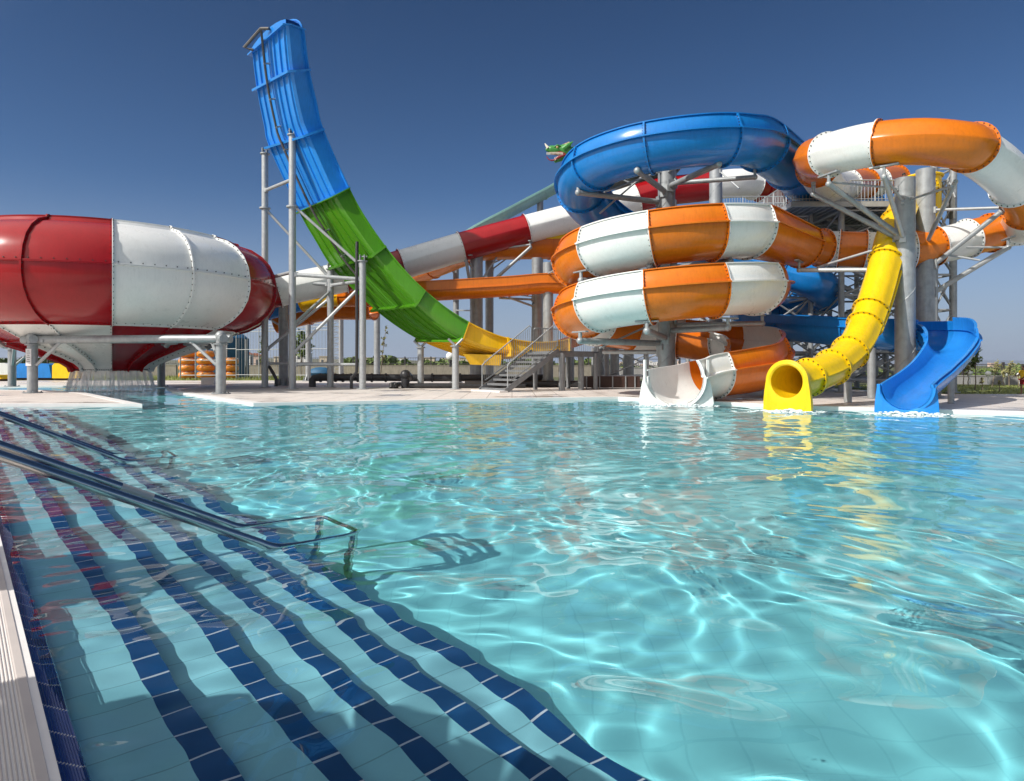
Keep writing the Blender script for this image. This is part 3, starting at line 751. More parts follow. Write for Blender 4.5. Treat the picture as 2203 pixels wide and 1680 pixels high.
foam(pl[-1].x-.1, pl[-1].y-.3, 1.7, .8, 420, 'white foam at the white exit of the orange slide', 4, .07)
foam(pc[-1].x-.1, pc[-1].y-.3, .1+1.1, .7, 330, 'white foam at the mouth of the yellow tube', 6, .08)
foam(pb[-1].x-.1, pb[-1].y-.3, 1.25, .75, 380, 'white foam at the blue exit', 7, .09)

# ------------------------------------------------------------ boomerang ramp
NE = [(617, 50, 33.6), (627, 153, 34.5), (644, 244, 35.3), (661, 292, 35.7), (719, 422, 36.2), (760, 485, 36.4), (806, 549, 36.6), (850, 602, 36.7), (898, 654, 36.8), (945, 695, 37), (995, 728, 37.2), (1045, 748, 37.5), (1100, 757, 37.9), (1160, 758, 38.4), (1225, 748, 39), (1290, 722, 39.8), (1350, 680, 40.8)]
NT = [(650, 62), (662, 150), (677, 217), (694, 281), (750, 406), (786, 471), (829, 532), (871, 582), (915, 625), (962, 663), (1008, 692), (1050, 713), (1090, 727), (1155, 736), (1222, 729), (1284, 703), (1340, 662)]
FE = [(541, 117, 37), (551, 194, 37.9), (566, 270, 38.7), (577, 317, 39), (641, 456, 39.5), (674, 515, 39.6), (711, 576, 39.7), (755, 621, 39.7), (803, 665, 39.7), (848, 699, 39.7), (896, 728, 39.8), (950, 751, 40), (1010, 768, 40.2), (1085, 770, 40.6), (1160, 760, 41.2), (1225, 742, 42), (1285, 712, 43)]
ramp = thing('ramp_slide', 'tall upturned ribbed ramp slide with a blue top, green middle and yellow foot', 'ramp slide', (P(780, 840, 37).x, 38, 0))
def densify(pts, n=7):
    q = [Vector(p) for p in pts]; out = []; ext = [q[0]*2-q[1]]+q+[q[-1]*2-q[-2]]
    for i in range(1, len(ext)-2):
        p0, p1, p2, p3 = ext[i-1:i+3]
        for k in range(n):
            t = k/n; out.append(.5*((2*p1)+(p2-p0)*t+(2*p0-5*p1+4*p2-p3)*t*t+(3*p1-p0-3*p2+p3)*t**3))
    out.append(q[-1]); return out
ne = densify([P(*v) for v in NE]); nt_ = densify([P(v[0], v[1], NE[i][2]+max(.05, .95-.11*i)) for i, v in enumerate(NT)]); fe = densify([P(*v) for v in FE])
def rprof(i):
    """outline across the ramp at station i: near wall top, near corner, ribbed bottom, far corner, far wall top"""
    N, T_, Fa = ne[i], nt_[i], fe[i]; wv = T_-N; acr = Fa-N; j0, j1 = max(0, i-1), min(len(ne)-1, i+1)
    tn = (ne[j1]-ne[j0]).normalized(); dn = acr.cross(tn).normalized()
    if dn.dot(wv) > 0: dn = -dn
    nw = wv.cross(tn).normalized()
    if nw.dot(acr) > 0: nw = -nw
    o = [T_+nw*.16+wv.normalized()*.0, T_+nw*.16-wv.normalized()*.06, T_-wv.normalized()*.06, N+wv*.12, N+acr*.035]
    k = 7
    for q in range(k):
        f = .07+.86*q/(k-1)
        if q == 3: fs = ((-.042, 0), (-.034, .07), (-.014, .07), (-.006, .0), (.006, .0), (.014, .07), (.034, .07), (.042, 0))
        else: fs = ((-.009, 0), (-.005, .085), (.005, .085), (.009, 0))
        for (df, h) in fs: o.append(N+acr*(f+df)+dn*h)
    o += [N+acr*.965, Fa+wv*.10, Fa+wv*.98]
    inner = [Fa+wv*.98-acr.normalized()*.08, Fa+wv*.14-acr.normalized()*.08, N+acr*.94-dn*.10, N+acr*.06-dn*.10, N+wv*.16+acr.normalized()*.10, T_+acr.normalized()*.10]
    return o, inner, dn, nw, wv
secs = [(0, 7, 'lblue'), (7, 21, 'lblue'), (21, 28, 'lblue'), (28, 42, 'green'), (42, 56, 'green'), (56, 70, 'green'), (70, 84, 'ochre'), (84, 98, 'ochre'), (98, 112, 'orange')]
for (a, b, key) in secs:
    mb = MB(); R = [rprof(i) for i in range(a, b+1)]
    rows = [r[0]+r[1] for r in R]; mb.grid(rows, 0, closed=True)
    mb.poly(rows[0]); mb.poly(rows[-1])
    sec_lip = []
    for (idx, i, sg) in ((0, a, 1), (-1, b, -1)):         # cross flange at each joint
        o, inn, dn, nw, wv = R[idx]; tn = (ne[min(i+1, len(ne)-1)]-ne[max(i-1, 0)]).normalized()*sg
        N, T_, Fa = ne[i], nt_[i], fe[i]; d = .26
        inner_ = [T_, N+wv*.12, N+(Fa-N)*.03, N+(Fa-N)*.97, Fa+wv*.1, Fa+wv*.9]
        outer_ = [T_+nw*d, N+wv*.06+nw*d, N+dn*d+nw*.05, Fa+dn*d, Fa+wv*.02-nw*d, Fa+wv*.9-nw*d]
        mb.grid([inner_, outer_, [v+tn*.06 for v in outer_], [v+tn*.06 for v in inner_]])
    mb.build('ramp_section', [M[key]], ramp)
# end stop at the top: closes the channel with a rounded lip
o, inn, dn, nw, wv = rprof(0); N, T_, Fa = ne[0], nt_[0], fe[0]; tn = (ne[0]-ne[1]).normalized(); mb = MB(); rows = []
for j in range(9):
    f = j/8; c = N.lerp(Fa, f); h = .55*sin(pi*min(1, max(0, f*.9+.05)))**.5
    rows.append([c, c+tn*h*.8, c+tn*h+wv*.35, c+tn*(h*.9)+wv*.8, c+wv*.98])
mb.grid(rows); mb.grid([[v+wv.normalized()*-.06 for v in r] for r in rows]); mb.build('top_lip', M['lblue'], ramp)
mb = MB(); c0, c1 = T_, Fa+wv*.98; mid = (c0+c1)/2; hv = (c1-c0)/2; t3 = wv.normalized()*.06; pp = [mid+hv*cos(pi*k/14)+tn*(.9*sin(pi*k/14)) for k in range(15)]
mb.add(pp+[p+t3 for p in pp], [tuple(range(15)), tuple(reversed(range(15, 30)))]+[(k, k+15, k+16, k+1) for k in range(14)], 0, True); mb.pipe(pp, .05, 6); mb.build('end_fin', M['lblue'], ramp)
mb = MB(); line = []                                          # spray pipe up the underside and its bracket at the top
for i in range(0, 46, 1):
    o, inn, dn, nw, wv = rprof(i); line.append(ne[i].lerp(fe[i], .50)+dn*.34)
line = [line[0]+(ne[0]-ne[1]).normalized()*.5]+line
mb.pipe(line, .065, 8); t0 = line[0]
mb.pipe([t0, t0+Vector((-1.0, .3, -.85)), t0+Vector((-.55, .35, -.95))], .085, 8); mb.pipe([t0, t0+Vector((.5, -.2, -.1))], .08, 8)
mb.build('spray_pipe', M['galv'] if False else mat('weathered dark pipe', (.10, .095, .09), .5, .3), ramp)
mb = MB()
for i in range(4, 44, 6):
    o, inn, dn, nw, wv = rprof(i); c = ne[i].lerp(fe[i], .5); mb.bar(c, c+dn*.4, .05, n=6); mb.bar(c+dn*.33, c+dn*.36, .1, n=6)
mb.build('pipe_clamp', M['galv'], ramp)
mb = MB(); c = P(1020, 790, 38.2); mb.add([c+Vector(v) for v in ((-.6, -.5, .75), (1.6, -.5, .7), (1.6, 1.8, .7), (-.6, 1.8, .75), (-.2, -.3, .15), (1.5, -.3, .1), (1.5, 1.5, .1), (-.2, 1.5, .15))], [(0, 1, 5, 4), (1, 2, 6, 5), (2, 3, 7, 6), (3, 0, 4, 7), (4, 5, 6, 7), (3, 2, 1, 0)], 0, True); mb.build('drain_box', M['ochre'], ramp)
# its tower
tw = thing('support_tower', 'four-legged galvanised tower of posts and braces under the blue and green ramp', 'support tower', (P(680, 835, 38).x, 38, 0))
def pz(y, d): return CAMZ-(y-HZ)/F*d
posts = [(570, 39.7, 332), (629, 36.6, 292), (711, 39.7, 580), (780, 36.6, 563)]
PT = []
for x, d, yt in posts:
    b0 = P(x, 786, d); b0.z = DECK; t0 = Vector((b0.x, b0.y, pz(yt, d))); PT.append((b0, t0))
    mb = MB(); mb.bar(b0, t0, .19, n=16); mb.bar(b0, b0+Z*.04, .34, n=12)
    if t0.z > 9:
        zc = (pz(445, d) if x > 600 else pz(448, d)); mb.bar(Vector((b0.x, b0.y, zc-.04)), Vector((b0.x, b0.y, zc+.04)), .32, n=14)
    mb.build('post', M['galvl'], tw)
    mb = MB(); mb.bar(t0, t0+Z*.06, .28, n=12); mb.box(t0+Vector((-.12, 0, .2)), (.04, .3, .35)); mb.box(t0+Vector((.12, 0, .2)), (.04, .3, .35)); mb.bar(t0+Vector((-.2, 0, .28)), t0+Vector((.25, 0, .28)), .04); mb.build('top_bracket', M['galv'], tw)
def at(i, y): b0, t0 = PT[i]; return Vector((b0.x, b0.y, pz(y, b0.y)))
br = [(0, 1, 410, 386, .10), (0, 1, 600, 585, .10), (1, 3, 590, 601, .11), (0, 2, 603, 612, .11), (2, 3, 614, 604, .10), (0, 2, 448, 600, .08), (1, 3, 440, 575, .08), (0, 2, 755, 640, .09), (1, 3, 762, 612, .09), (1, 2, 700, 626, .08), (0, 2, 782, 782, .08), (1, 3, 784, 784, .08)]
for a, b, ya, yb, r in br:
    mb = MB(); p, q = at(a, ya), at(b, yb); d = (q-p).normalized(); mb.bar(p, q, r, n=10); mb.bar(p-Z*.12+d*.2, p+Z*.12+d*.2, r*1.2); mb.bar(q-Z*.12-d*.2, q+Z*.12-d*.2, r*1.2)
    mb.build('brace', M['galvl'], tw)
for (x, y, d, xb) in ((905, 736, 39.6, 905), (980, 733, 36.7, 980)):
    b0 = P(x, 786, d); b0.z = DECK; t0 = Vector((b0.x, b0.y, pz(y+12, d)))
    o = thing('support_post', 'short round steel post under the %s edge of the green ramp foot' % ('left' if x < 950 else 'right'), 'post', b0, 'posts under the ramp foot')
    mb = MB(); mb.bar(b0, t0, .19, n=14); mb.bar(b0, b0+Z*.04, .32, n=12); mb.build('shaft', M['galvl'], o)
    mb = MB(); mb.bar(t0-Z*.02, t0+Z*.05, .28, n=12)
    for s_ in (-1, 1): mb.bar(t0+Z*.02, t0+Vector((s_*.4, 0, .42)), .07)
    mb.build('fork_bracket', M['galv'], o)
# black hose down the right post
o = tagd(None or (lambda mb: (mb.pipe([at(3, 520)+Vector((-.3, 0, 0)), at(3, 600)+Vector((-.3, -.1, 0)), at(3, 700)+Vector((-.28, -.1, 0)), at(3, 800)+Vector((-.3, -.1, 0)), at(3, 812)+Vector((-.6, 0, 0)), at(3, 836)+Vector((-.62, 0, 0))], .09, 8), mb.build('drain_hose', M['black'], off=PT[3][0]))[1])(MB()), 'thin black hose running down beside the right front post of the ramp tower', 'hose')
mb = MB(); mb.pipe([P(573, 700, 39.9), P(574, 780, 39.9), P(586, 800, 39.7), P(594, 815, 39.6), P(594, 831, 39.6)], .1, 8)
tagd(mb.build('drain_hose', M['black'], off=P(580, 830, 39.9)), 'black hose beside the left rear post of the ramp tower, next to the bowl', 'hose')
# ------------------------------------------------------------ columns
def column(x, d, r, ytop, label, arms=(), gus=True, key='galv', group='galvanised slide columns', base_y=None):
    b0 = P(x, 786, d); b0.z = DECK; zt = pz(ytop, d)
    o = thing('steel_column', label, 'column', b0, group)
    mb = MB(); mb.bar(b0, Vector((b0.x, b0.y, zt)), r, n=26); z = b0.z+3
    while z < zt-.5: mb.bar(Vector((b0.x, b0.y, z-.015)), Vector((b0.x, b0.y, z+.015)), r+.012, n=26); z += 3.1
    if r > .3:                                   # spiral weld seam
        k = int((zt-b0.z)*10); mb.pipe([b0+Vector(((r+.004)*cos(.28*i), (r+.004)*sin(.28*i), .1*i)) for i in range(k)], .012, 4)
    mb.build('shaft', M[key], o)
    if gus:
        mb = MB(); mb.bar(b0, b0+Z*.05, r+.28, n=20)
        for k in range(10):
            a = 2*pi*k/10; v = Vector((cos(a), sin(a), 0)); w_ = Vector((-sin(a), cos(a), 0))*.02
            q = [b0+v*(r-.01)+Z*.05, b0+v*(r+.22)+Z*.05, b0+v*(r-.01)+Z*.55]
            mb.add([p+w_ for p in q]+[p-w_ for p in q], [(0, 1, 2), (5, 4, 3), (0, 3, 4, 1), (1, 4, 5, 2), (2, 5, 3, 0)], 0, True)
        mb.build('base_flange', M[key], o)
    for (ya, xe, ye, de, ra) in arms:
        q = P(xe, ye, de); za = pz(ya, d); dv = Vector((q.x-b0.x, q.y-b0.y, 0)); L = dv.length; dv.normalize()
        p = Vector((b0.x, b0.y, za))+dv*(r-.03); mb = MB(); mb.bar(p, q, ra, n=12)
        t = (q-p).normalized(); mb.box(p+dv*.06, (.08, ra*2.6, ra*4.2), 0, Matrix.Rotation(atan2(dv.y, dv.x), 3, 'Z'))
        if ra > .08: mb.ball(q, ra*1.15, 10)
        mb.build('arm' if ra > .06 else 'strut', M['galvl' if ra < .1 else key], o)
        if ra > .08:
            mb = MB(); mb.bar(q, q+Z*.34, ra*.6, n=8); s_ = Vector((-dv.y, dv.x, 0)); mb.beam(q+Z*.36-s_*.45, q+Z*.36+s_*.45, .16, .05); mb.build('saddle', M['galv'], o)
    return o
column(1434, 29, .37, 338, 'thick column in the middle of the stacked orange and white turns', arms=[
    (739, 1248, 733, 26.6, .13), (727, 1392, 712, 25.2, .13), (712, 1566, 705, 25.4, .12), (700, 1640, 696, 27.2, .11), (757, 1300, 757, 31.5, .10),
    (606, 1250, 603, 26.8, .12), (592, 1398, 574, 25.3, .12), (578, 1571, 563, 25.4, .12), (575, 1664, 570, 27.5, .10),
    (436, 1244, 414, 27.6, .12), (415, 1371, 367, 25.3, .12), (404, 1546, 353, 25.2, .12), (396, 1624, 381, 27.3, .10),
    (349, 1290, 459, 28.5, .04), (371, 1300, 413, 27, .04), (372, 1500, 335, 25.2, .04), (690, 1290, 748, 27.4, .04), (610, 1310, 655, 27, .04), (640, 1520, 690, 25.6, .04)])
column(1540, 35, .33, 345, 'slimmer column just right of the middle one, rising behind the blue loop', arms=[(452, 1618, 452, 36, .05), (372, 1590, 405, 33.5, .045), (440, 1690, 437, 36.5, .06)])
column(1947, 25, .345, 384, 'front one of the two thick columns behind the yellow tube', arms=[
    (514, 1902, 380, 22.6, .085), (506, 1783, 396, 23.9, .10), (508, 1750, 418, 26.3, .10), (437, 1901, 377, 22.6, .045), (407, 1790, 392, 24, .04),
    (579, 1719, 581, 27.2, .09), (521, 1758, 575, 27.6, .05), (433, 2048, 400, 22.6, .045)])
column(1991, 27.6, .355, 365, 'rear one of the two thick columns, topped by the curling orange and white tube', arms=[
    (524, 2056, 390, 22.8, .08), (455, 2150, 447, 25.4, .06), (570, 2153, 456, 25.8, .10), (629, 2169, 532, 26.8, .10), (532, 2168, 532, 26.8, .045), (545, 2108, 560, 26.6, .045)])
column(1875, 26.6, .16, 748, 'slim post carrying the blue flume behind the yellow tube', gus=False)
column(1824, 23.6, .13, 822, 'short post under the lower bend of the yellow tube', gus=False)
column(1691, 31, .30, 735, 'grey post under the left end of the lower blue flume', gus=False)
column(2046, 22.9, .10, 800, 'thin post under the outer side of the blue exit', gus=False)
column(1655, 28, .16, 760, 'short post hidden behind the lowest orange and white section', gus=False)
column(1533, 24.6, .08, 830, 'thin short prop behind the white exit', gus=False, )
column(1025, 43.6, .42, 539, 'column with long slanted arms under the joint of the red tube section', arms=[
    (540, 1141, 526, 42.9, .06), (626, 1141, 532, 42.9, .11), (652, 1003, 562, 42.6, .10), (580, 1003, 562, 42.6, .05), (600, 1080, 536, 44, .06)])
column(1053, 45.5, .28, 552, 'column right behind the red tube joint, under the orange curve', arms=[(580, 1090, 556, 44.6, .05), (568, 1080, 557, 44.6, .05)])
column(981, 50, .22, 550, 'slim dark column below the orange curve, left of the paired columns', arms=[(584, 935, 580, 48.5, .06), (582, 925, 568, 48.5, .05), (640, 1010, 640, 44, .05), (668, 1012, 668, 44, .05)])
column(1155, 43, .33, 555, 'left column of the close pair beside the orange turns', arms=[(660, 1095, 640, 41, .07), (645, 1075, 641, 41, .07), (639, 1100, 633, 41, .04)])
column(1179, 41, .32, 565, 'right column of the close pair beside the orange turns', arms=[(590, 1205, 575, 33, .06)])
column(610, 43, .30, 610, 'grey column standing between the bowl and the ramp tower', arms=[(700, 585, 690, 43.4, .06)])
column(811, 58, .27, 645, 'far column below the left edge of the green ramp')
column(663, 56, .22, 660, 'far slim column behind the ramp tower, left of the square mast')
column(1162, 52, .25, 420, 'dark column carrying the pale teal flume')
column(1226, 47, .30, 740, 'dark column behind the stair landing, under the orange turns', gus=False)
column(1290, 46, .36, 745, 'first pale column standing in the shade below the orange turns')
column(1322, 44, .30, 745, 'second dark column in the shade below the orange turns')
column(1352, 45, .36, 745, 'third column in the shade below the orange turns')
column(1276, 38, .10, 748, 'thin bright pole among the shaded columns', gus=False)
column(1390, 42, .16, 750, 'thin column behind the lowest arm of the middle column', gus=False)
column(1250, 36, .16, 762, 'square-looking prop at the right end of the stair landing', gus=False)
o = thing('lattice_mast', 'grey lattice mast standing behind the right rear post of the ramp tower', 'mast', P(722, 820, 54)*1)
o.location.z = DECK*SC; OFF[o.name].z = DECK; b0 = OFF[o.name].copy(); hT = pz(652, 54)
for dx, dy in ((-.45, -.3), (.45, -.3), (.45, .3), (-.45, .3)):
    mb = MB(); mb.bar(b0+Vector((dx, dy, 0)), Vector((b0.x+dx, b0.y+dy, hT)), .12); mb.build('leg', M['galvl'], o)
mb = MB(); z = .4
while z < hT-.4:
    mb.beam(b0+Vector((-.45, -.3, z)), b0+Vector((.45, -.3, z)), .05, .05); mb.beam(b0+Vector((-.45, -.3, z)), b0+Vector((.45, -.3, z+.4)), .04, .04); mb.beam(b0+Vector((-.45, .3, z)), b0+Vector((.45, .3, z)), .05, .05)
    mb.beam(b0+Vector((-.45, -.3, z)), b0+Vector((-.45, .3, z)), .04, .04); mb.beam(b0+Vector((.45, -.3, z)), b0+Vector((.45, .3, z)), .04, .04); z += .45
mb.build('lacing', M['galv'], o)

# ------------------------------------------------------------ truss towers and platforms
def truss(label, x0, x1, y0, y1, z1, nl, r=.12, xb=.035, ladder=False, group=None):
    o = thing('scaffold_tower', label, 'tower', ((x0+x1)/2, (y0+y1)/2, DECK)); c = [(x0, y0), (x1, y0), (x1, y1), (x0, y1)]
    for (x, y) in c:
        mb = MB(); mb.bar((x, y, DECK), (x, y, z1), r, n=12); mb.bar((x, y, DECK), (x, y, DECK+.05), r+.15, n=10); mb.build('post', M['galv'], o)
    for k in range(nl+1):
        za = DECK+.6+(z1-DECK-.8)*k/nl; zb_ = DECK+.6+(z1-DECK-.8)*(k+1)/nl
        mb = MB()
        for i in range(4):
            a, b = c[i], c[(i+1) % 4]; mb.bar((*a, za), (*b, za), xb*1.3, n=6)
        mb.bar((*c[0], za), (*c[2], za), xb, n=6); mb.build('ring_brace', M['galvl'], o)
        if k < nl:
            for i in range(4):
                a, b = c[i], c[(i+1) % 4]; mb = MB(); mb.bar((*a, za), (*b, zb_), xb, n=6); mb.bar((*b, za), (*a, zb_), xb, n=6)
                m_ = Vector(((a[0]+b[0])/2, (a[1]+b[1])/2, (za+zb_)/2)); mb.ball(m_, .09, 6); mb.build('cross_brace', M['galvl' if i % 2 else 'galv'], o)
    return o
truss('truss tower behind the yellow tube, left of the two thick columns', 15.9, 19.4, 32.2, 35.6, 9.1, 6, .14, .045)
truss('slim truss tower just right of the two thick columns', 20.0, 20.9, 31.6, 33.2, 10.9, 6, .16, .04)
truss('truss tower seen through the gap between blue flume and orange turns', 12.9, 15.0, 33.5, 37, 9.1, 6, .12, .045)
truss('truss tower behind the thick column pair carrying the platform', 19.9, 22.4, 35.5, 38.5, 9.1, 6, .14, .045)
truss('rear truss tower behind the stacked orange and white turns', 6.2, 10.6, 43.6, 47.6, 14.2, 7, .17, .05)
truss('truss tower behind the main column, below the red tube', 11.6, 14.6, 40.5, 44, 9.1, 5, .15, .05)
truss('far truss tower behind the platform, between the yellow tube and the blue curl', 14.6, 18.2, 38.2, 41.4, 10.2, 7, .13, .05)
def platform(label, x0, x1, y0, y1, z, nj, rail=True, axis=0):
    o = thing('platform', label, 'platform', ((x0+x1)/2, (y0+y1)/2, z))
    mb = MB(); mb.box(((x0+x1)/2, (y0+y1)/2, z), (x1-x0, y1-y0, .06)); mb.build('deck_grating', M['galv'], o)
    mb = MB()
    for (a, b) in (((x0, y0), (x1, y0)), ((x1, y0), (x1, y1)), ((x1, y1), (x0, y1)), ((x0, y1), (x0, y0))): mb.beam((*a, z-.14), (*b, z-.14), .12, .22)
    mb.build('edge_beam', M['galvl'], o)
    mb = MB()
    for k in range(1, nj):
        f = k/nj
        if axis == 0: mb.beam((x0+(x1-x0)*f, y0+.07, z-.12), (x0+(x1-x0)*f, y1-.07, z-.12), .07, .15)
        else: mb.beam((x0+.07, y0+(y1-y0)*f, z-.12), (x1-.07, y0+(y1-y0)*f, z-.12), .07, .15)
    mb.build('joist', M['galv'], o)
    if rail:
        mb = MB(); pts = [(x0, y0), (x1, y0), (x1, y1), (x0, y1)]
        for i in range(4):
            a, b = Vector((*pts[i], z)), Vector((*pts[(i+1) % 4], z)); mb.bar(a+Z*1.0, b+Z*1.0, .03, n=6); mb.bar(a+Z*.12, b+Z*.12, .02, n=6)
            m_ = max(2, int((b-a).length/.16))
            for k in range(m_+1): mb.bar(a.lerp(b, k/m_)+Z*(.03), a.lerp(b, k/m_)+Z*1.0, .03 if k % 8 == 0 else .011, n=4)
        mb.build('railing', M['galvl'], o)
    return o
platform('steel start platform behind the yellow tube, its ribbed underside in shade', 13.2, 20.5, 31.4, 37.5, 9.12, 22)
platform('small high platform above the red tube, left behind the middle column', 5.9, 10.9, 43.2, 48, 14.4, 18, True, 1)
platform('rear railed walkway seen between the slim column and the blue tube', 12.4, 18, 39.5, 42.5, 10.4, 14)
# covered hut / panel by the towers and the entry canopy
o = thing('side_panel', 'grey pointed wind panel beside the yellow entry tub on the right tower', 'panel', P(2052, 430, 31.5)); mb = MB()
q = [P(2040, 385, 31.8), P(2055, 425, 31), P(2055, 470, 31), P(2040, 470, 31.8)]; t_ = Vector((.05, .05, 0)); mb.add(q+[v+t_ for v in q], [(0, 1, 2, 3), (7, 6, 5, 4), (0, 4, 5, 1), (1, 5, 6, 2), (2, 6, 7, 3), (3, 7, 4, 0)], 0, True); mb.build('sheet', M['galv'], o)
mb = MB(); mb.bar(q[3], q[0], .06); mb.bar(q[0], q[1], .04); mb.build('edge_tube', M['galvl'], o)
# switchback stair inside the tower area
o = thing('tower_stair', 'dark zigzag steel stair behind the lower blue flume', 'stairs', (17, 34, DECK))
x0_, y_, z_ = 15.4, 33.9, DECK
for fl in range(6):
    dr = 1 if fl % 2 == 0 else -1; xa = x0_ if dr > 0 else x0_+3.2; mb = MB(); nst = 9
    for k in range(nst): mb.box((xa+dr*3.2*(k+.5)/nst, y_+(.0 if dr > 0 else 1.0), z_+1.55*(k+1)/nst), (.3, .95, .04))
    for s_ in (-.5, .5):
        yy = y_+(.0 if dr > 0 else 1.0)+s_; mb.beam((xa, yy, z_), (xa+dr*3.2, yy, z_+1.55), .05, .2); mb.bar((xa, yy, z_+.95), (xa+dr*3.2, yy, z_+2.5), .025, n=6)
    mb.build('flight', M['galv'], o); z_ += 1.55

# ------------------------------------------------------------ front stairs with landing
st_ = thing('steel_stairs', 'open steel stairs with vertical-bar handrails in front of the yellow ramp foot', 'stairs', (-.85, 33.3, DECK))
aw = Vector((.60, -.80, 0)); aa = Vector((.80, .60, 0)); bl0 = Vector((-1.65, 34.2, DECK)); W_ = 2.2; run, rise, nst = 3.35, 2.05, 9
for k in range(nst):
    c = bl0+aw*(W_/2)+aa*(run*(k+.5)/nst)+Z*(rise*(k+.6)/nst); mb = MB(); R = Matrix((aa, aw*-1, Z)).transposed(); mb.box(c, (.30, W_-.12, .05), 0, R); mb.box(c+aa*-.14+Z*-.04, (.02, W_-.12, .07), 0, R); mb.build('tread', M['galv_shade'], st_)
for s_ in (0, W_):
    mb = MB(); mb.beam(bl0+aw*s_+Z*.02, bl0+aw*s_+aa*(run+.1)+Z*(rise+.02), .06, .26); mb.build('stringer', M['galv_shade'], st_)
    mb = MB(); a = bl0+aw*s_+aa*.15+Z*.2; b = bl0+aw*s_+aa*run+Z*(rise+.05)
    mb.pipe([a, a+Z*1.1, a+Z*1.25+aa*.15, b+Z*1.35-aa*.12, b+Z*1.25+aa*.05, b+Z*.25, b+Z*.12-aa*.1, a+Z*.35+aa*.2], .035, 6)
    for k in range(1, 26): p = a.lerp(b, k/26); mb.bar(p+Z*.25, p+Z*1.3, .013, n=4)
    mb.build('handrail', M['galv'], st_)
mb = MB(); p = bl0+aw*(W_/2)-aa*.2; mb.box(p+Z*.03, (.5, W_+.3, .07), 0, Matrix((aa, aw*-1, Z)).transposed()); mb.build('foot_plate', M['coping'], st_)
ld0 = bl0+aa*run+Z*rise; mb = MB(); R = Matrix((aa, aw*-1, Z)).transposed(); mb.box(ld0+aw*(W_/2)+aa*1.5+Z*-.03, (3.0, W_, .06), 0, R); mb.box(ld0+aw*(W_)+aa*1.5+Z*-.18, (3.0, .08, .24), 0, R); mb.box(ld0+aa*1.5+Z*-.18, (3.0, .08, .24), 0, R); mb.build('landing', M['galv_shade'], st_)
for s_ in (0, W_):
    mb = MB(); a = ld0+aw*s_+aa*.2; b = ld0+aw*s_+aa*2.9; mb.pipe([a, a+Z*1.2, a+Z*1.28+aa*.08, b+Z*1.28-aa*.08, b+Z*1.2, b], .035, 6)
    for k in range(1, 20): p = a.lerp(b, k/20); mb.bar(p, p+Z*1.27, .013, n=4)
    mb.build('landing_rail', M['galv'], st_)
for k, (fa, fw) in enumerate(((.3, W_), (2.7, W_), (.3, 0), (2.7, 0))):
    p = ld0+aa*fa+aw*fw; mb = MB(); mb.bar((p.x, p.y, DECK), (p.x, p.y, p.z-.1), .17 if k == 0 else .12, n=12); mb.build('leg', M['galv_shade'], st_)

# ------------------------------------------------------------ pipes on the deck
o = thing('pipe_run', 'black bolted pipeline lying along the deck behind the ramp posts', 'pipeline', P(870, 830, 39.5)); OFF[o.name] = Vector((P(870, 830, 39.5).x, 39.5, 0)); o.location = OFF[o.name]*SC
def dk(x, d, z): v = P(x, 786, d); v.z = z; return v
mb = MB(); mb.pipe([dk(672, 40.5, .1), dk(672, 40.5, .5), dk(675, 40.6, .62), dk(690, 40.8, .66), dk(780, 41.2, .66), dk(900, 41.5, .62), dk(1180, 42, .62)], .22, 12); mb.build('main_pipe', M['black'], o)
mb = MB()
for x in (690, 706, 722, 738, 755, 770, 800, 830, 880, 930, 990): v = dk(x, 41+(x-700)/500, .64); mb.bar(v-Vector((.05, 0, 0)), v+Vector((.05, 0, 0)), .28, n=14)
mb.build('pipe_flange', M['black'], o)
mb = MB(); mb.pipe([dk(872, 38.6, .1), dk(872, 38.6, .75), dk(874, 39.2, .9), dk(880, 41, .7)], .24, 12); mb.ball(dk(872, 38.6, .85), .3, 12); mb.build('upright_elbow', M['black'], o)
mb = MB(); mb.pipe([dk(880, 38.2, .24), dk(1000, 38.4, .24), dk(1130, 38.8, .24)], .15, 10); mb.pipe([dk(842, 38, .12), dk(842, 38.1, .3), dk(850, 39, .3)], .14, 10); mb.pipe([dk(852, 37.8, .12), dk(852, 37.9, .3), dk(860, 39, .3)], .14, 10); mb.build('small_pipe', M['black'], o)
mb = MB(); mb.pipe([dk(1000, 39.5, .3), dk(1300, 40, .3), dk(1420, 40, .3)], .2, 10); tagd(mb.build('drain_pipe', M['black'], off=dk(1200, 40, 0)), 'long dark pipe lying in the shade behind the front stairs', 'pipe')
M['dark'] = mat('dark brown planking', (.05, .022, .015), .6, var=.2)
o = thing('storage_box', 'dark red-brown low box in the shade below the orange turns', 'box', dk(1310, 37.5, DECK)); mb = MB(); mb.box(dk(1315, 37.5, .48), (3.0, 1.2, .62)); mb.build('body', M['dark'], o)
for x in (1262, 1290, 1318, 1346, 1366): mb = MB(); mb.box(dk(x, 36.86, .45), (.06, .06, .7)); mb.build('corner_post', M['galv'], o)

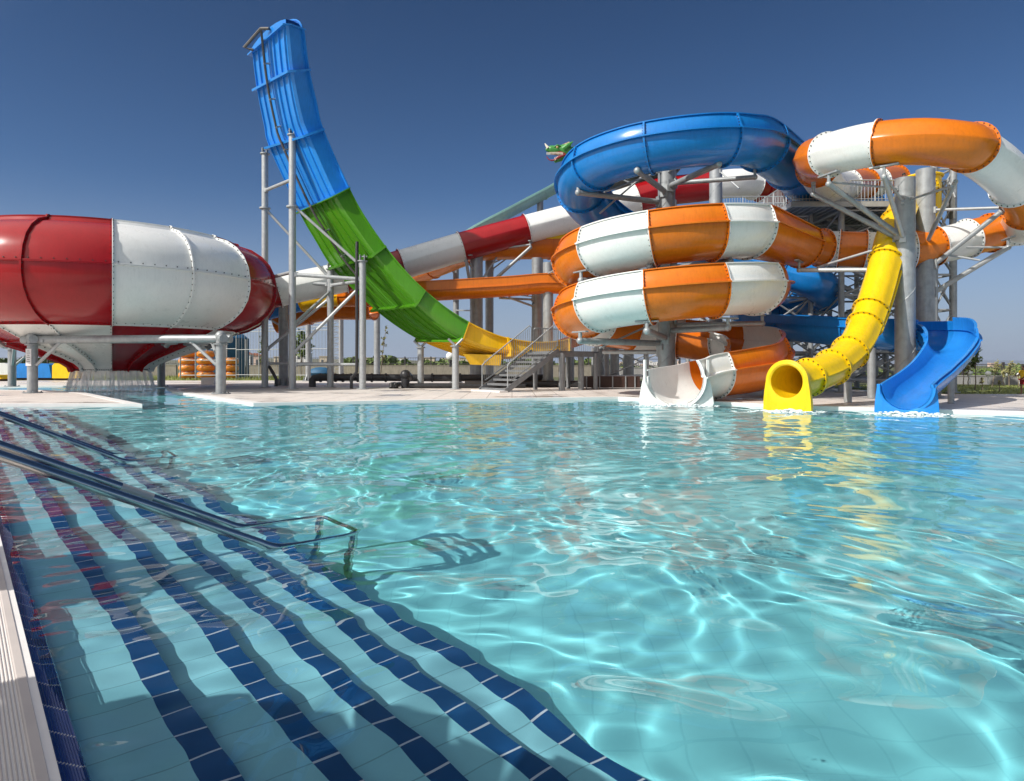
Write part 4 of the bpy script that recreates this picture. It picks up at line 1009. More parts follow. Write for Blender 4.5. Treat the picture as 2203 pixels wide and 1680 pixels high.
# ------------------------------------------------------------ stainless handrails at the steps
def handrail(a0, a1, lab):
    o = thing('handrail', lab, 'handrail', EC((a0+a1)/2, 1.2, 0), 'stainless handrail pairs going down the pool steps')
    r = .034
    def side(a): return [EC(a, -.75, DECK), EC(a, -.75, .80), EC(a, -.70, .92), EC(a, -.55, .97), EC(a, -.1, .955), EC(a, .1, .90), EC(a, 1.75, .06), EC(a, 1.86, .004), EC(a, 2.0, -.022), EC(a, 2.45, -.03)]
    def fil(p): return resample(crom(p, .08), .06)
    s0 = side(a0); s1 = side(a1)
    mb = MB(); mb.pipe(fil(s0[:4])+fil([s0[3], s0[4]])[1:]+[s0[5]]+[s0[6]]+fil(s0[6:])[1:], r, 14); mb.build('rail', M['steel'], o)
    mb = MB(); mb.pipe(fil(s1[:4])+fil([s1[3], s1[4]])[1:]+[s1[5]]+[s1[6]]+fil(s1[6:])[1:], r, 14); mb.build('rail', M['steel'], o)
    mb = MB(); mb.pipe([EC(a0, 2.44, -.03), EC(a0+.02*(1 if a1 > a0 else -1), 2.56, -.03), EC(a0+.08*(1 if a1 > a0 else -1), 2.61, -.03), EC(a1-.08*(1 if a1 > a0 else -1), 2.61, -.03), EC(a1-.02*(1 if a1 > a0 else -1), 2.56, -.03), EC(a1, 2.44, -.03)], r, 14); mb.build('end_loop', M['steel'], o)
    for a in (a0, a1):
        mb = MB(); mb.bar(EC(a*.8+(a0+a1)*.1, 2.58, -.06), EC(a*.8+(a0+a1)*.1, 2.52, -1.24), r, n=12); mb.build('leg', M['steel'], o)
        if a == a1: mb = MB(); mb.bar(EC(a, .98, .451), EC(a, 1.2, .339), r*1.04, n=12); mb.build('joint_sleeve', M['galvl'], o)
    return o
handrail(-5.12, -5.95, 'nearest stainless steel handrail pair slanting down into the water over the blue-edged steps')
handrail(-11.2, -12.05, 'farther stainless steel handrail pair entering the water near the deck corner')

# ------------------------------------------------------------ parasols out of view, added to cast shade on the steps
M['thatch'] = mat('dry straw thatch', (.30, .22, .11), .9, var=.35, vscale=9, bump=.8, bscale=30)
M['wood'] = mat('wooden pole', (.16, .09, .045), .7, var=.2)
def parasol(a, c, lab, rr=1.5):
    b0 = EC(a, c, DECK); o = thing('added_parasol', lab, 'parasol', b0, 'unseen straw parasols added to shade the steps'); mb = MB(); rows = []
    for (r, z) in ((0, 2.75), (.23*rr, 2.6), (.6*rr, 2.3), (rr, 2.0), (rr-.02, 1.82), (rr-.1, 1.96), (.8, 2.22), (0, 2.62)):
        rows.append([b0+Vector((r*(1+.05*sin(7*k)+.03*sin(13*k))*cos(2*pi*k/32), r*(1+.05*sin(7*k))*sin(2*pi*k/32), z-DECK)) for k in range(32)])
    mb.grid([r for r in rows[:3]], closed=True)
    for k in range(26):                        # outer thatch in bundles, gaps left to dapple the shade
        a0, a1 = 2*pi*k/26, 2*pi*(k+.82)/26; f0 = .85/max(rr, .9)
        pr_ = [(rr*.45, 2.32), (rr*.75, 2.14), (rr*(1+.06*sin(9*k)), 1.96+.03*sin(5*k))]
        mb.grid([[b0+Vector((r*cos(a0+(a1-a0)*j/3), r*sin(a0+(a1-a0)*j/3), z-DECK)) for j in range(4)] for r, z in pr_]); mb.grid([[b0+Vector((r*cos(a0+(a1-a0)*j/3), r*sin(a0+(a1-a0)*j/3), z-DECK-.06)) for j in range(4)] for r, z in pr_])
    mb.build('canopy', M['thatch'], o)
    mb = MB(); mb.bar(b0, b0+Z*2.6, .06, n=10); mb.build('pole', M['wood'], o)
parasol(-5.7, -1.95, 'straw parasol added just left of the view to shade the steps', .62); parasol(-2.2, -2.3, 'wide straw parasol added beside the camera to shade the steps', 1.5); parasol(.7, -2.2, 'straw parasol added behind the camera to shade the steps', 1.5)

# ------------------------------------------------------------ ring rack, coloured troughs on the left
M['ring'] = gel('orange ring vinyl', (.75, .26, .03), .35, .08)
rk = thing('ring_rack', 'steel cage rack holding stacked orange swim rings at the fence', 'rack', G(438, 814))
gb = G(438, 814.5); mb = MB()
for x in (388, 421, 466, 509): p = P(x, 786, gb.y-1.05); p.z = DECK; mb.bar(p, Vector((p.x, p.y, 4.0)), .07, n=6); mb.bar(p+Vector((0, 2.3, 0)), Vector((p.x, p.y+2.3, 4.0)), .07, n=6)
mb.build('upright', M['galv'], rk)
mb = MB()
for z in (.45, 1.9, 3.0): a = P(388, 786, gb.y-1.05); b = P(509, 786, gb.y-1.05); a.z = b.z = z; mb.bar(a, b, .045, n=6)
mb.build('cross_rail', M['galv'], rk)
pos = ['bottom', 'second', 'third', 'top']; cols3 = ((404, 4, 'left'), (443, 4, 'middle'), (494, 3, 'right')); first = None
def ring_mesh(cx, cy, cz, root):
    mb = MB(); R_, r_ = .52, .34
    rows = [[Vector((cx+(R_+r_*cos(b))*cos(a), cy+(R_+r_*cos(b))*sin(a), cz+r_*sin(b)*.98)) for b in [2*pi*j/12 for j in range(12)]] for a in [2*pi*i/24 for i in range(25)]]
    mb.grid(rows, 0, closed=True); mb.build('tube_body', M['ring'], root)
    mb = MB()
    for k in range(10):
        a = 2*pi*k/10; pts = [Vector((cx+(R_+r_*1.0*cos(.75))*cos(a+t), cy+(R_+r_*cos(.75))*sin(a+t), cz+r_*sin(.75)+.1*sin(k+t*11)*.6)) for t in (-.22, -.1, 0, .1, .22)]; mb.pipe(pts, .022, 4)
    mb.build('printed_swirl', M['paper'], root)
for (x, nn_, side) in cols3:
    for k in range(nn_):
        c = P(x, 786, gb.y+.1); c.z = DECK+.36+.68*k; lab = 'orange swim ring with white swirls, %s in the %s stack of the rack' % (pos[k] if k < nn_-1 else 'top', side)
        if first is None:
            first = thing('swim_ring', lab, 'swim ring', c, 'orange swim rings stacked in the rack'); ring_mesh(c.x, c.y, c.z, first)
        else: copy_tree(first, c, lab)
def trough_box(x0, x1, y0, d, hgt, key, lab):
    a = P(x0, 786, d); b = P(x1, 786, d); c = Vector(((a.x+b.x)/2, d, DECK)); o = thing('kiddie_slide', lab, 'kiddie slide', c); wd = b.x-a.x
    mb = MB(); prf = [(-wd/2, 0), (-wd/2, hgt*.85), (-wd/2+.2, hgt), (wd/2-.5, hgt), (wd/2-.2, hgt*.9), (wd/2, hgt*.1), (wd/2, 0)]
    mb.grid([[Vector((c.x+u, d+v, DECK+.18+z)) for u, z in prf] for v in (0, 1.6)]); mb.poly([Vector((c.x+u, d, DECK+.18+z)) for u, z in prf]); mb.poly([Vector((c.x+u, d+1.6, DECK+.18+z)) for u, z in prf]); mb.build('shell', M[key], o)
    mb = MB(); mb.box((c.x, d+.8, DECK+.08), (wd-.3, 1.3, .18)); mb.build('plinth', M['dark'], o)
trough_box(-60, 21, 812, 62, 1.35, 'white', 'pale grey low slide shell far left beside the pool'); trough_box(24, 110, 812, 60, 1.3, 'lblue', 'blue low slide shell seen between the bowl legs'); trough_box(112, 171, 812, 58, 1.3, 'yellow', 'yellow low slide shell under the bowl'); trough_box(-40, 2, 818, 55, .35, 'yellow', 'low yellow edge of a slide at the far left')
o = tagd((lambda mb: (mb.box(dk(588, 40, .5), (.5, .4, .02)), mb.build('deck_inlet', M['coping'], off=dk(588, 40, 0)))[1])(MB()), 'x', 'x'); bpy.data.objects.remove(o)
o = thing('floor_inlet', 'small white stone block on the paving beside the right bowl leg', 'block', G(450, 826)); mb = MB(); g = G(450, 826); mb.box(g+Z*.2, (.9, .5, .4)); mb.box(g+Z*.42, (.98, .58, .06)); mb.build('block_body', M['coping'], o)
M['dull'] = mat('dull blue rubber', (.02, .10, .20), .6, var=.2)
o = thing('cable_drum', 'blue rolled boat lying behind the ramp tower', 'dinghy', G(700, 818)); g = G(690, 817); mb = MB(); mb.ball(g+Z*.6, .9, 14, 0, (1.3, 1, .62)); mb.build('hull', M['dull'], o); mb = MB(); mb.pipe([g+Vector((1.15*cos(t), .9*sin(t), .62)) for t in [2*pi*k/16 for k in range(16)]], .06, 6, closed=True); mb.build('rope', M['dull'], o)
o.name = 'rubber_dinghy'; 
# blue tank behind the rings
o = thing('water_tank', 'dark blue round tank behind the swim ring rack', 'tank', P(470, 815, 72)); c = P(472, 786, 72); c.z = DECK; OFF[o.name] = c; o.location = c*SC
mb = MB(); mb.grid([[c+Vector((r*cos(2*pi*k/28), r*sin(2*pi*k/28), z)) for k in range(28)] for r, z in ((3, 0), (3, 4.2), (2.4, 4.7), (0, 5))], closed=True); mb.build('shell', M['dull'], o)

# ------------------------------------------------------------ boundary wall, fence, lamps
M['conc'] = mat('board-marked concrete', (.30, .27, .22), .85, var=.15, vscale=1.5, streak=.35)
M['concr'] = mat('grey rendered wall', (.22, .22, .22), .85, var=.1, vscale=1.5, streak=.2)
M['iron'] = mat('dark fence iron', (.05, .045, .05), .6)
def wall(name, x0, x1, d0, d1, h, key, lab, step, ph_, rails=2, bars=True):
    a = P(x0, 786, d0); b = P(x1, 786, d1); a.z = b.z = .02; o = thing(name, lab, 'wall', (a+b)/2); mb = MB(); L = (b-a).length; t = (b-a).normalized()
    mb.beam(a+Z*(h/2-.1), b+Z*(h/2-.1), .25, h+.2); mb.beam(a+Z*(h+.04), b+Z*(h+.04), .34, .08); mb.build('panel', M[key], o); k = 0; s_ = 0
    mp = MB(); mr = MB()
    while s_ < L: p = a+t*s_; mp.box(p+Z*(h+ph_/2+.08), (.14, .14, ph_)); s_ += step
    mp.build('fence_posts' if False else 'fence_post', M['iron'], o)
    for z in ([h+.25, h+ph_*.92] if rails == 2 else [h+ph_*.92]): mr.bar(a+Z*z, b+Z*z, .03, n=5)
    if bars:
        s_ = 0
        while s_ < L: p = a+t*s_; mr.bar(p+Z*(h+.1), p+Z*(h+ph_*.92), .012, n=3); s_ += .28
    mr.build('fence_bars' if False else 'fence_rail', M['iron'], o); return o
wall('boundary_wall', 485, 1330, 80, 78, 1.35, 'conc', 'long board-marked concrete boundary wall with fence posts behind the slides', 3.1, 1.0)
wall('boundary_wall', -120, 380, 80, 80, 1.35, 'conc', 'concrete boundary wall seen below the bowl at the left', 3.1, 1.0)
wall('boundary_wall', 1330, 1650, 70, 62, 1.1, 'concr', 'grey wall behind the shaded columns at the stair landing', 3.3, 1.0, 2, False)
wall('boundary_wall', 1700, 2420, 56, 44, .58, 'concr', 'low grey wall with dark fence posts behind the lawn on the right', 2.4, .95)
# pale metal gate fence near the ring rack
o = thing('mesh_fence', 'tall thin-barred steel fence between the bowl and the ramp tower', 'fence', G(600, 815)); mb = MB()
a, b = P(508, 786, 64), P(720, 786, 60)
for z in (.5, 2.9, 4.6, 4.9, 5.2): mb.bar(Vector((a.x, a.y, z)), Vector((b.x, b.y, z)), .035, n=5)
mb.build('rail', M['galv'], o); mb = MB()
for k in range(34): p = a.lerp(b, k/33); mb.bar((p.x, p.y, DECK), (p.x, p.y, 5.2), .05 if k % 8 == 0 else .018, n=5)
mb.build('bars', M['galv'], o)
M['globe'] = mat('white globe lamp', (.85, .85, .85), .3)
for (x, y, d, lab) in ((2086, 802, 46.5, 'white globe lamp on the low wall, left of the tallest sapling'), (2126, 804, 46, 'white globe lamp on the low wall, right of the tallest sapling'), (2161, 806, 45.5, 'white globe lamp on the low wall beside the rounded young tree'), (2194, 807, 45, 'white globe lamp next to the person in yellow'), (1155, 0, 0, ''), (969, 766, 74, 'white globe lamp on the wall behind the ramp foot')):
    if not lab: continue
    c = P(x, y, d); r = .19 if d < 60 else .5; o = thing('globe_lamp', lab, 'lamp', (c.x, c.y, c.z), 'white globe lamps along the walls'); mb = MB(); mb.ball(c, r, 14); mb.build('globe', M['globe'], o); mb = MB(); mb.bar(c-Z*(.8 if d < 60 else 1.2), c-Z*r*.8, r*.28); mb.bar(c-Z*(r*1.3), c-Z*r*.8, r*.5); mb.build('stem', M['paper' if d < 60 else 'iron'], o)
# lawn
M['lawn'] = mat('lawn', (.24, .27, .08), .9, var=.3, vscale=1.2)
def lawn(pts, n, seed, lab, h=.10):
    mb = MB(); mb.poly(pts); g = struct(mb.build('lawn', M['lawn'], off=pts[0])); random.seed(seed); mb = MB(); xs_ = [p[0] for p in pts]; ys_ = [p[1] for p in pts]; c = 0
    V_ = [Vector(p) for p in pts]
    while c < n:
        x, y = random.uniform(min(xs_), max(xs_)), random.uniform(min(ys_), max(ys_))
        if not inside_np(np.array([x]), np.array([y]), V_)[0]: continue
        for q in range(3):
            a = random.uniform(0, 6.28); w_ = random.uniform(.02, .05); hh = h*random.uniform(.5, 1.6); bx, by = x+random.uniform(-.1, .1), y+random.uniform(-.1, .1)
            mb.add([(bx-w_*cos(a), by-w_*sin(a), .03), (bx+w_*cos(a), by+w_*sin(a), .03), (bx+random.uniform(-.06, .06), by+random.uniform(-.06, .06), .03+hh)], [(0, 1, 2)], 0, True)
        c += 1
    tagd(mb.build('grass', M['lawn'], off=pts[0]), lab, 'grass', kind='stuff')
lawn([(18.75, 30.7, .045), (60, 30.7, .045), (60, 46, .045), (18.75, 46, .045)], 9000, 21, 'dry short grass growing between the deck and the low wall', .05)
lawn([(-62, 60, .05), (-18, 60, .05), (-18, 79, .05), (-62, 79, .05)], 3500, 22, 'green grass strip behind the paving at the left', .2)

# ------------------------------------------------------------ trees
M['bark'] = mat('pale bark', (.20, .16, .12), .9, var=.3, vscale=8)
def leafmat(n, c): 
    m = mat(n, c, .6, var=.45, vscale=5.); return m
M['leaf'] = leafmat('green leaves', (.11, .16, .035)); M['leafd'] = leafmat('dusty olive leaves', (.24, .23, .09))
def tree(x, yb, ytop, crown, key, lab, seed, n=300, wpx=20, lean=0, ybot=None, ls=.07):
    random.seed(seed); g = G(x, yb, .05); d = g.y; H_ = (yb-ytop)/F*d; o = thing('young_tree', lab, 'tree', g)
    mb = MB(); top = g+Vector((lean, 0, H_*.93)); pts = [g.lerp(top, k/6)+Vector((random.uniform(-.05, .05), random.uniform(-.05, .05), 0))*(1 if k else 0) for k in range(7)]
    mb.pipe(pts, [.035*(1-.75*k/6)*max(1, H_/3.2) for k in range(7)], 7); cw = wpx/F*d/2; tips = []
    for k in range(13):
        f = random.uniform(crown, .92); b_0 = g.lerp(top, f); a = random.uniform(0, 6.28); ln = cw*random.uniform(.5, 1.1)*(1.25-f*.55)
        e = b_0+Vector((cos(a)*ln, sin(a)*ln, ln*random.uniform(.4, 1.1))); m_ = b_0.lerp(e, .5)+Z*.05; mb.pipe([b_0, m_, e], [.02, .014, .006], 5); tips += [e, m_, b_0.lerp(e, .8)]
    tips += [top, top-Z*.15*H_, top+Z*.04*H_]
    mb.build('trunk', M['bark'], o); mb = MB()
    for k in range(n):
        c = random.choice(tips)+Vector([random.gauss(0, cw*.20), random.gauss(0, cw*.20), random.gauss(0, cw*.22)]); s_ = ls*random.uniform(.6, 1.5)
        a = Vector([random.gauss(0, 1) for _ in range(3)]).normalized(); b_1 = a.orthogonal().normalized(); mb.add([c-a*s_, c+b_1*s_*.55, c+a*s_, c-b_1*s_*.55], [(0, 1, 2, 3)], 0, True)
    mb.build('crown', M[key], o)
tree(2097, 839, 735, .45, 'leaf', 'tallest thin sapling with dark green leaves on the lawn', 1, 430, 26, .1, ls=.085)
tree(2073, 829, 772, .35, 'leafd', 'short dusty tree left of the tallest sapling', 2, 230, 22)
tree(2083, 829, 778, .35, 'leafd', 'low bushy tree between the short dusty tree and the tallest sapling', 3, 180, 18)
tree(2134, 832, 777, .45, 'leafd', 'young tree with a crown bending to the right on the lawn', 4, 150, 22, .35)
tree(2171, 830, 781, .45, 'leafd', 'rounded young tree nearest the person in yellow', 5, 190, 26)
tree(2160, 831, 797, .5, 'leafd', 'tiny bare young tree under the rounded young tree', 6, 60, 10)
tree(2192, 832, 803, .6, 'leafd', 'tiny leafless sapling beside the person', 16, 30, 8)
tree(2112, 840, 812, .6, 'leafd', 'bare knee-high sapling right of the tallest one', 17, 30, 7)
tree(2150, 842, 818, .6, 'leafd', 'bare low sapling at the lawn edge in the middle', 18, 30, 7)
tree(817, 817, 700, .35, 'leafd', 'thin sapling against the far column under the green ramp', 7, 140, 14, .6, ls=.1)
tree(648, 814, 715, .5, 'leaf', 'light green young tree seen through the ramp tower', 8, 800, 42, ls=.16)
tree(562, 814, 700, .3, 'leaf', 'thin leafy sapling behind the tall fence', 9, 120, 14, ls=.12)
tree(1342, 815, 768, .3, 'leafd', 'bare sapling seen between the shaded columns', 10, 40, 10)
# hedge behind the right wall and trees behind the left wall
def hedge(x0, x1, d, h, n, lab, seed, key='leaf', ls=.35, cat='hedge'):
    random.seed(seed); mb = MB(); a, b = P(x0, 786, d), P(x1, 786, d)
    for k in range(n):
        f = random.random(); x = a.x+(b.x-a.x)*f; hh = h*(.72+.28*sin(x*.5+seed)*sin(x*.23)+.12*sin(x*1.9)); z = .1+hh*random.random()**.7; c = Vector((x, d+random.uniform(0, 3), z)); s_ = ls*random.uniform(.5, 1.3)
        v = Vector([random.gauss(0, 1) for _ in range(3)]).normalized(); w_ = v.orthogonal().normalized(); mb.add([c-v*s_, c+w_*s_*.7, c+v*s_, c-w_*s_*.7], [(0, 1, 2, 3)], 0, True)
    return tagd(mb.build('hedge', M[key], off=(a.x, d, 0)), lab, cat, kind='stuff')
hedge(1700, 2420, 60, 1.35, 5200, 'green hedge foliage behind the low wall on the right', 31, ls=.16)
hedge(740, 1330, 120, 3.0, 3000, 'dark shrubs behind the concrete boundary wall', 32, ls=.5)
hedge(-60, 330, 110, 2.9, 2600, 'dark green shrubs on the slope behind the left boundary wall', 33, ls=.45)
hedge(1215, 1700, 100, 1.4, 2000, 'green field growth behind the grey wall', 34, ls=.4)

# ------------------------------------------------------------ buildings
M['cream'] = mat('cream render', (.55, .47, .36), .85, var=.06); M['plaster'] = mat('white render', (.72, .70, .68), .85, var=.05)
M['pink'] = mat('pinkish render', (.60, .45, .38), .85, var=.05); M['rooft'] = mat('terracotta roof', (.33, .12, .07), .8, var=.15, vscale=3)
M['glassd'] = mat('dark window glass', (.05, .06, .07), .15)
BLD = {}
def building(x, yt, wpx, d, key, roof, lab, grp, st=3):
    wd = wpx/F*d; top = pz(yt, d); H_ = max(2., top); dp = wd*.7; c = P(x, 786, d); c.z = 0
    o = thing('apartment_house' if roof != 'far' else 'distant_house', lab, 'building', c, grp)
    mb = MB(); mb.box(c+Vector((0, dp/2, H_/2)), (wd, dp, H_)); mb.box(c+Vector((0, dp/2, H_+.15)), (wd+.5, dp+.5, .3)); mb.build('walls', M[key], o)
    if roof == 'gable':
        mb = MB(); h = wd*.28; e = .5; z0 = H_+.3; vs = [c+Vector(v) for v in ((-wd/2-e, -e, z0), (wd/2+e, -e, z0), (wd/2+e, dp+e, z0), (-wd/2-e, dp+e, z0), (0, -e, z0+h), (0, dp+e, z0+h))]
        mb.add(vs, [(0, 1, 4), (1, 2, 5, 4), (2, 3, 5), (3, 0, 4, 5), (3, 2, 1, 0)], 0, True); mb.build('roof', M['rooft'], o)
    nf = max(1, int(H_/3.0)); nc = max(2, int(wd/3.2)); mb = MB(); mbb = MB()
    for i in range(nf):
        for j in range(nc):
            xx = -wd/2+wd*(j+.5)/nc; zz = H_-H_*(i+.5)/nf; mb.box(c+Vector((xx, -.03, zz)), (wd/nc*.38, .08, H_/nf*.45))
        if roof != 'far' and wd > 8: mbb.box(c+Vector((0, -.6, H_-H_*(i+.82)/nf)), (wd*.8, 1.1, .12)); mbb.box(c+Vector((0, -1.1, H_-H_*(i+.7)/nf)), (wd*.8, .08, .7))
    w_ = mb.build('windows' if False else 'window', M['glassd'], o)
    if mbb.v: mbb.build('balcony', M[key], o)
GR = 'far apartment houses behind the boundary wall'
for args in ((527, 764, 24, 300, 'plaster', 'gable', 'white house with a terracotta gable, left of the ramp tower', GR), (548, 766, 20, 330, 'pink', 'gable', 'pinkish gabled house just right of the white gabled one', GR), (508, 772, 18, 280, 'cream', 'gable', 'low cream house with red roof beside the ring rack', GR),
             (600, 768, 22, 320, 'cream', 'flat', 'cream block seen between the bowl and the grey column', GR), (650, 761, 30, 300, 'plaster', 'flat', 'tall white apartment block inside the ramp tower frame', GR), (700, 767, 26, 330, 'cream', 'flat', 'beige block behind the lattice mast', GR),
             (795, 770, 22, 330, 'cream', 'flat', 'small cream block between ramp tower and far column', GR), (835, 772, 34, 300, 'cream', 'flat', 'wide cream block right of the far column', GR), (868, 771, 16, 360, 'plaster', 'flat', 'narrow pale block in the middle of the wall view', GR),
             (918, 770, 34, 290, 'cream', 'flat', 'long cream block with balconies below the green ramp', GR), (960, 772, 22, 330, 'cream', 'flat', 'cream block beside the lamp behind the ramp foot', GR), (1004, 771, 30, 300, 'cream', 'flat', 'cream block under the yellow ramp foot', GR), (1048, 773, 26, 320, 'plaster', 'flat', 'pale block behind the stair foot', GR),
             (2075, 779, 10, 500, 'plaster', 'flat', 'white house beside the far water tower', GR), (2140, 781, 16, 700, 'pink', 'flat', 'low pinkish block behind the hedge on the right', GR)):
    building(*args)
o = thing('water_tower', 'white mushroom-shaped far water tower behind the right hedge', 'water tower', P(2061, 786, 480)); c = P(2061, 786, 480); c.z = 0; mb = MB(); mb.bar(c, c+Z*7, .9); mb.build('stem', M['plaster'], o); mb = MB(); mb.bar(c+Z*6.5, c+Z*8, 1.2, 2.6, 14); mb.bar(c+Z*8, c+Z*10, 2.6, 2.6, 14); mb.build('tank', M['plaster'], o)
random.seed(77)
for k in range(64):
    x = 1205+k*5.6+random.uniform(-2, 2); d = random.uniform(700, 1000); building(x, 777+random.uniform(-4, 6), random.uniform(5, 9), d, random.choice(['plaster', 'cream', 'plaster', 'pink']), 'far', 'tiny pale house of the distant town seen below the orange turns', 'distant town houses')
# ------------------------------------------------------------ hills
def hill(name, x0, x1, d, prof, key, dep):
    n = 60; rows = [[], [], []]; a, b = P(x0, 786, d), P(x1, 786, d); random.seed(len(name))
    for i in range(n+1):
        f = i/n; x = a.x+(b.x-a.x)*f; h = prof(f)/F*d+ (noise.noise(Vector((f*14, 0, d)))*.10+noise.noise(Vector((f*40, 3, d)))*.04)*prof(.5)/F*d
        rows[0].append((x, d, -.5)); rows[1].append((x, d+dep*.5, CAMZ+h)); rows[2].append((x, d+dep, -.5))
    mb = MB(); mb.grid(rows); return struct(mb.build(name, M[key]))
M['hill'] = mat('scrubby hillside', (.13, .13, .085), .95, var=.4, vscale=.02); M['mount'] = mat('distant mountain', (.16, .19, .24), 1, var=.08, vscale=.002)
hill('low_hills', -500, 1500, 900, lambda f: 4+15*exp(-((f-.5)/.28)**2), 'hill', 500)
hill('mountains', 1700, 3200, 5600, lambda f: 5+14*exp(-((f-.27)/.07)**2)+8*exp(-((f-.45)/.12)**2)+10*exp(-((f-.8)/.2)**2), 'mount', 2500)

# ------------------------------------------------------------ dragon head
M['dgreen'] = mat('dragon green paint', (.05, .26, .05), .35, var=.3, vscale=3); M['dred'] = mat('mouth red', (.28, .02, .03), .4); M['tooth'] = mat('ivory', (.75, .70, .58), .4); M['dhorn'] = mat('horn tan', (.55, .38, .18), .5)
DG = thing('dragon_head', 'green dragon head with open jaws, white teeth and a horn beside the blue loop', 'dragon head', P(1205, 335, 48))
def dp_(x, y, dd=0): return P(x, 308+(y-314)*.78, 48+dd*.8)
def blob(pts, rad, n, key, nm, fl=1.):
    mb = MB(); mb.pipe(resample(crom(pts, .1), .12), [0]*0 or 0.1, n) if False else None
    p = resample(crom(pts, .06), .08); rr = []
    for i in range(len(p)): f = i/(len(p)-1)*(len(rad)-1); j = min(int(f), len(rad)-2); rr.append(.78*(rad[j]+(rad[j+1]-rad[j])*(f-j)))
    mb = MB(); mb.pipe(p, rr, n); return mb.build(nm, M[key], DG)
blob([dp_(1226, 336), dp_(1210, 332), dp_(1196, 333), dp_(1184, 331), dp_(1174, 332)], [.62, .55, .42, .40, .36, .12], 14, 'dgreen', 'upper_jaw')
blob([dp_(1226, 340), dp_(1214, 350), dp_(1203, 358), dp_(1193, 366)], [.42, .34, .26, .10], 12, 'dgreen', 'lower_jaw')
blob([dp_(1240, 350, .3), dp_(1228, 345, .2), dp_(1218, 338)], [.9, .75, .5], 14, 'dgreen', 'neck')
blob([dp_(1218, 343, -.1), dp_(1200, 341, -.1), dp_(1184, 341, -.1)], [.30, .24, .12], 10, 'dred', 'palate')
blob([dp_(1215, 346, -.25), dp_(1200, 354, -.25), dp_(1190, 361, -.2), dp_(1181, 359, -.2), dp_(1176, 350, -.2)], [.14, .12, .09, .06, .03], 8, 'dred', 'tongue')
blob([dp_(1179, 327, -.2), dp_(1175, 320, -.2), dp_(1172, 314, -.2)], [.14, .10, .02], 8, 'tooth', 'horn')
for dd in (-.5, .5): blob([dp_(1212, 330, dd), dp_(1222, 320, dd*1.3), dp_(1233, 309, dd*1.5)], [.26, .22, .02], 8, 'dgreen', 'ear')
for dd in (-.38, .38):
    mb = MB(); mb.ball(dp_(1199, 325, dd), .10, 10); mb.build('eye', M['dhorn'], DG)
    blob([dp_(1206, 322, dd*1.05), dp_(1199, 320, dd*1.1), dp_(1192, 324, dd*1.05)], [.05, .10, .03], 6, 'dgreen', 'brow')
for k in range(6): blob([dp_(1206+k*3.4, 325-k*1.7, 0), dp_(1207.5+k*3.4, 318-k*1.8, 0)], [.14, .015], 6, 'dhorn', 'spine')
mb = MB()
for k in range(13):
    for dd in (-.36, .36): c = dp_(1177+k*2.8, 338.5+abs(k-6)*.25, dd*(.6+.035*k)); mb.bar(c, c-Z*.18, .05, .012, 6)
mb.build('upper_teeth', M['tooth'], DG); mb = MB()
for k in range(8):
    for dd in (-.24, .24): c = dp_(1195+k*2.9, 360.5-k*2.1, dd); mb.bar(c, c+Z*.2+Vector((-.05, 0, 0)), .06, .015, 6)
mb.build('lower_teeth', M['tooth'], DG)

# ------------------------------------------------------------ people
M['skin'] = mat('tanned skin', (.20, .095, .055), .55, var=.05); M['shirt'] = mat('yellow shirt', (.75, .48, .02), .8, var=.08); M['shorts'] = mat('dark red shorts', (.25, .015, .02), .8); M['hair'] = mat('dark hair', (.015, .012, .01), .6)
def skin_body(name, pts, edges, root, key, scale=1., base=Vector()):
    me = bpy.data.meshes.new(name); me.from_pydata([((base+Vector(p[:3])*scale)-OFF[root.name])*SC for p in pts], edges, []); o = bpy.data.objects.new(name, me); C.objects.link(o); o.parent = root; OFF[o.name] = OFF[root.name]
    o.modifiers.new('skin', 'SKIN')
    bm = bmesh.new(); bm.from_mesh(me); lay = bm.verts.layers.skin.verify(); bm.verts.ensure_lookup_table()
    for i, p in enumerate(pts): bm.verts[i][lay].radius = (p[3]*scale*SC, (p[4] if len(p) > 4 else p[3])*scale*SC); bm.verts[i][lay].use_root = (i == 0)
    bm.to_mesh(me); bm.free(); s_ = o.modifiers.new('sub', 'SUBSURF'); s_.levels = 2; s_.render_levels = 2; me.materials.append(M[key]); return o
pb0 = G(2201, 848); PS = .745; pr = thing('person', 'person in yellow shirt and dark red shorts walking at the right edge, one hand forward', 'person', pb0)
# x = facing direction (towards the left of the photo), y = across
pts = [(0, 0, .95, .13, .12), (0, 0, 1.15, .12, .13), (.0, 0, 1.36, .12, .16), (.0, 0, 1.48, .06, .06), (-.015, 0, 1.58, .055, .055), (-.02, 0, 1.66, .085, .078), (-.03, 0, 1.73, .07, .065),
       (0, .19, 1.38, .055), (-.10, .24, 1.15, .042), (-.30, .20, 1.10, .032), (-.38, .19, 1.11, .036, .02),
       (0, -.19, 1.38, .055), (.06, -.24, 1.13, .042), (-.10, -.24, .96, .032), (-.16, -.23, .92, .034, .02),
       (0, .09, .86, .09), (-.03, .10, .48, .062), (-.02, .10, .10, .042), (-.03, .10, .04, .045), (-.16, .10, .03, .035),
       (.02, -.09, .86, .09), (.06, -.10, .48, .062), (.16, -.10, .12, .042), (.17, -.10, .05, .045), (.05, -.10, .03, .035)]
ed = [(0, 1), (1, 2), (2, 3), (3, 4), (4, 5), (5, 6), (2, 7), (7, 8), (8, 9), (9, 10), (2, 11), (11, 12), (12, 13), (13, 14), (0, 15), (15, 16), (16, 17), (17, 18), (18, 19), (0, 20), (20, 21), (21, 22), (22, 23), (23, 24)]
for side_, (hx_, hy_, hz_) in (('l', (-.38, .19, 1.11)), ('r', (-.16, -.23, .92))):
    b_i = len(pts)-0
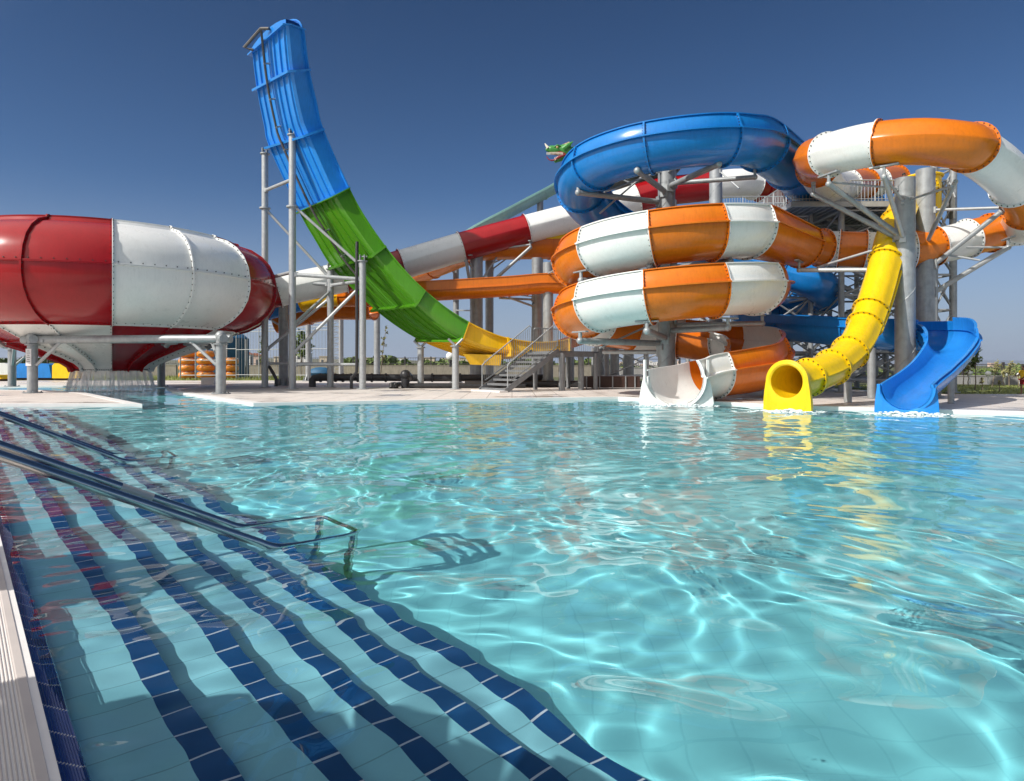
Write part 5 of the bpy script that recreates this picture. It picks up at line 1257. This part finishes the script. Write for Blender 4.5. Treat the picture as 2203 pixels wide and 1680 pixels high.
for hi, (hx_, hy_, hz_) in ((10, (-.38, .19, 1.11)), (14, (-.16, -.23, .92))):
    for k in range(4): pts.append((hx_-.07-.008*(1-abs(k-1.5)), hy_+(k-1.5)*.02, hz_-.03, .009)); ed.append((hi, len(pts)-1))
    pts.append((hx_-.03, hy_-.04, hz_-.01, .010)); ed.append((hi, len(pts)-1))
pts += [(-.105, 0, 1.655, .014)]; ed.append((5, len(pts)-1))
skin_body('body', pts, ed, pr, 'skin', PS, pb0)
sh = [(0, 0, .93, .155, .15), (0, 0, 1.15, .15, .16), (0, 0, 1.38, .14, .17), (0, 0, 1.47, .085, .085), (0, .19, 1.39, .085), (-.06, .225, 1.25, .07), (0, -.19, 1.39, .085), (.04, -.225, 1.24, .07)]
skin_body('shirt', sh, [(0, 1), (1, 2), (2, 3), (2, 4), (4, 5), (2, 6), (6, 7)], pr, 'shirt', PS, pb0)
sk = [(0, 0, .93, .15, .15), (0, .10, .84, .115), (-.02, .10, .55, .10), (.01, -.10, .84, .115), (.05, -.10, .55, .10)]
skin_body('shorts', sk, [(0, 1), (1, 2), (0, 3), (3, 4)], pr, 'shorts', PS, pb0)
mb = MB(); mb.ball(pb0+Vector((.0, 0, 1.70))*PS, .105*PS, 14, 0, (1.02, .92, .82)); mb.build('hair', M['hair'], pr)
# someone sitting at the yellow entry
sb = P(1945, 402, 31.6); ps = thing('person', 'bare-chested person sitting at the top entry of the yellow tube', 'person', sb)
pts = [(0, 0, 0, .13, .12), (0, 0, .22, .12, .13), (0, 0, .42, .11, .15), (0, 0, .53, .055), (0, 0, .62, .055), (0, 0, .70, .085, .08), (0, 0, .78, .065), (.19, -.02, .44, .055), (.27, -.1, .20, .042), (.16, -.25, .05, .034), (-.19, -.02, .44, .055), (-.27, -.1, .2, .042), (-.16, -.25, .05, .034), (.1, -.1, -.02, .09), (.12, -.5, .0, .065), (.12, -.55, -.4, .045), (-.1, -.1, -.02, .09), (-.12, -.5, .0, .065), (-.12, -.55, -.4, .045)]
skin_body('body', pts, [(0, 1), (1, 2), (2, 3), (3, 4), (4, 5), (5, 6), (2, 7), (7, 8), (8, 9), (2, 10), (10, 11), (11, 12), (0, 13), (13, 14), (14, 15), (0, 16), (16, 17), (17, 18)], ps, 'skin', .8, sb)
mb = MB(); mb.ball(sb+Vector((0, .02, .745))*.8, .095*.8, 12); mb.build('hair', M['hair'], ps)

# ------------------------------------------------------------ haze
hm, hn, hb = newmat('summer haze'); hn.nodes.remove(hb); pv = hn.nodes.new('ShaderNodeVolumePrincipled'); pv.inputs['Density'].default_value = 6e-5; pv.inputs['Color'].default_value = (.72, .82, 1, 1); pv.inputs['Anisotropy'].default_value = .2
hn.links.new(pv.outputs[0], hn.nodes['Material Output'].inputs['Volume'])
mb = MB(); mb.box((0, 3400, 60), (12600, 7400, 125)); hzb = mb.build('haze', hm, sharp=0); hzb['kind'] = 'stuff'
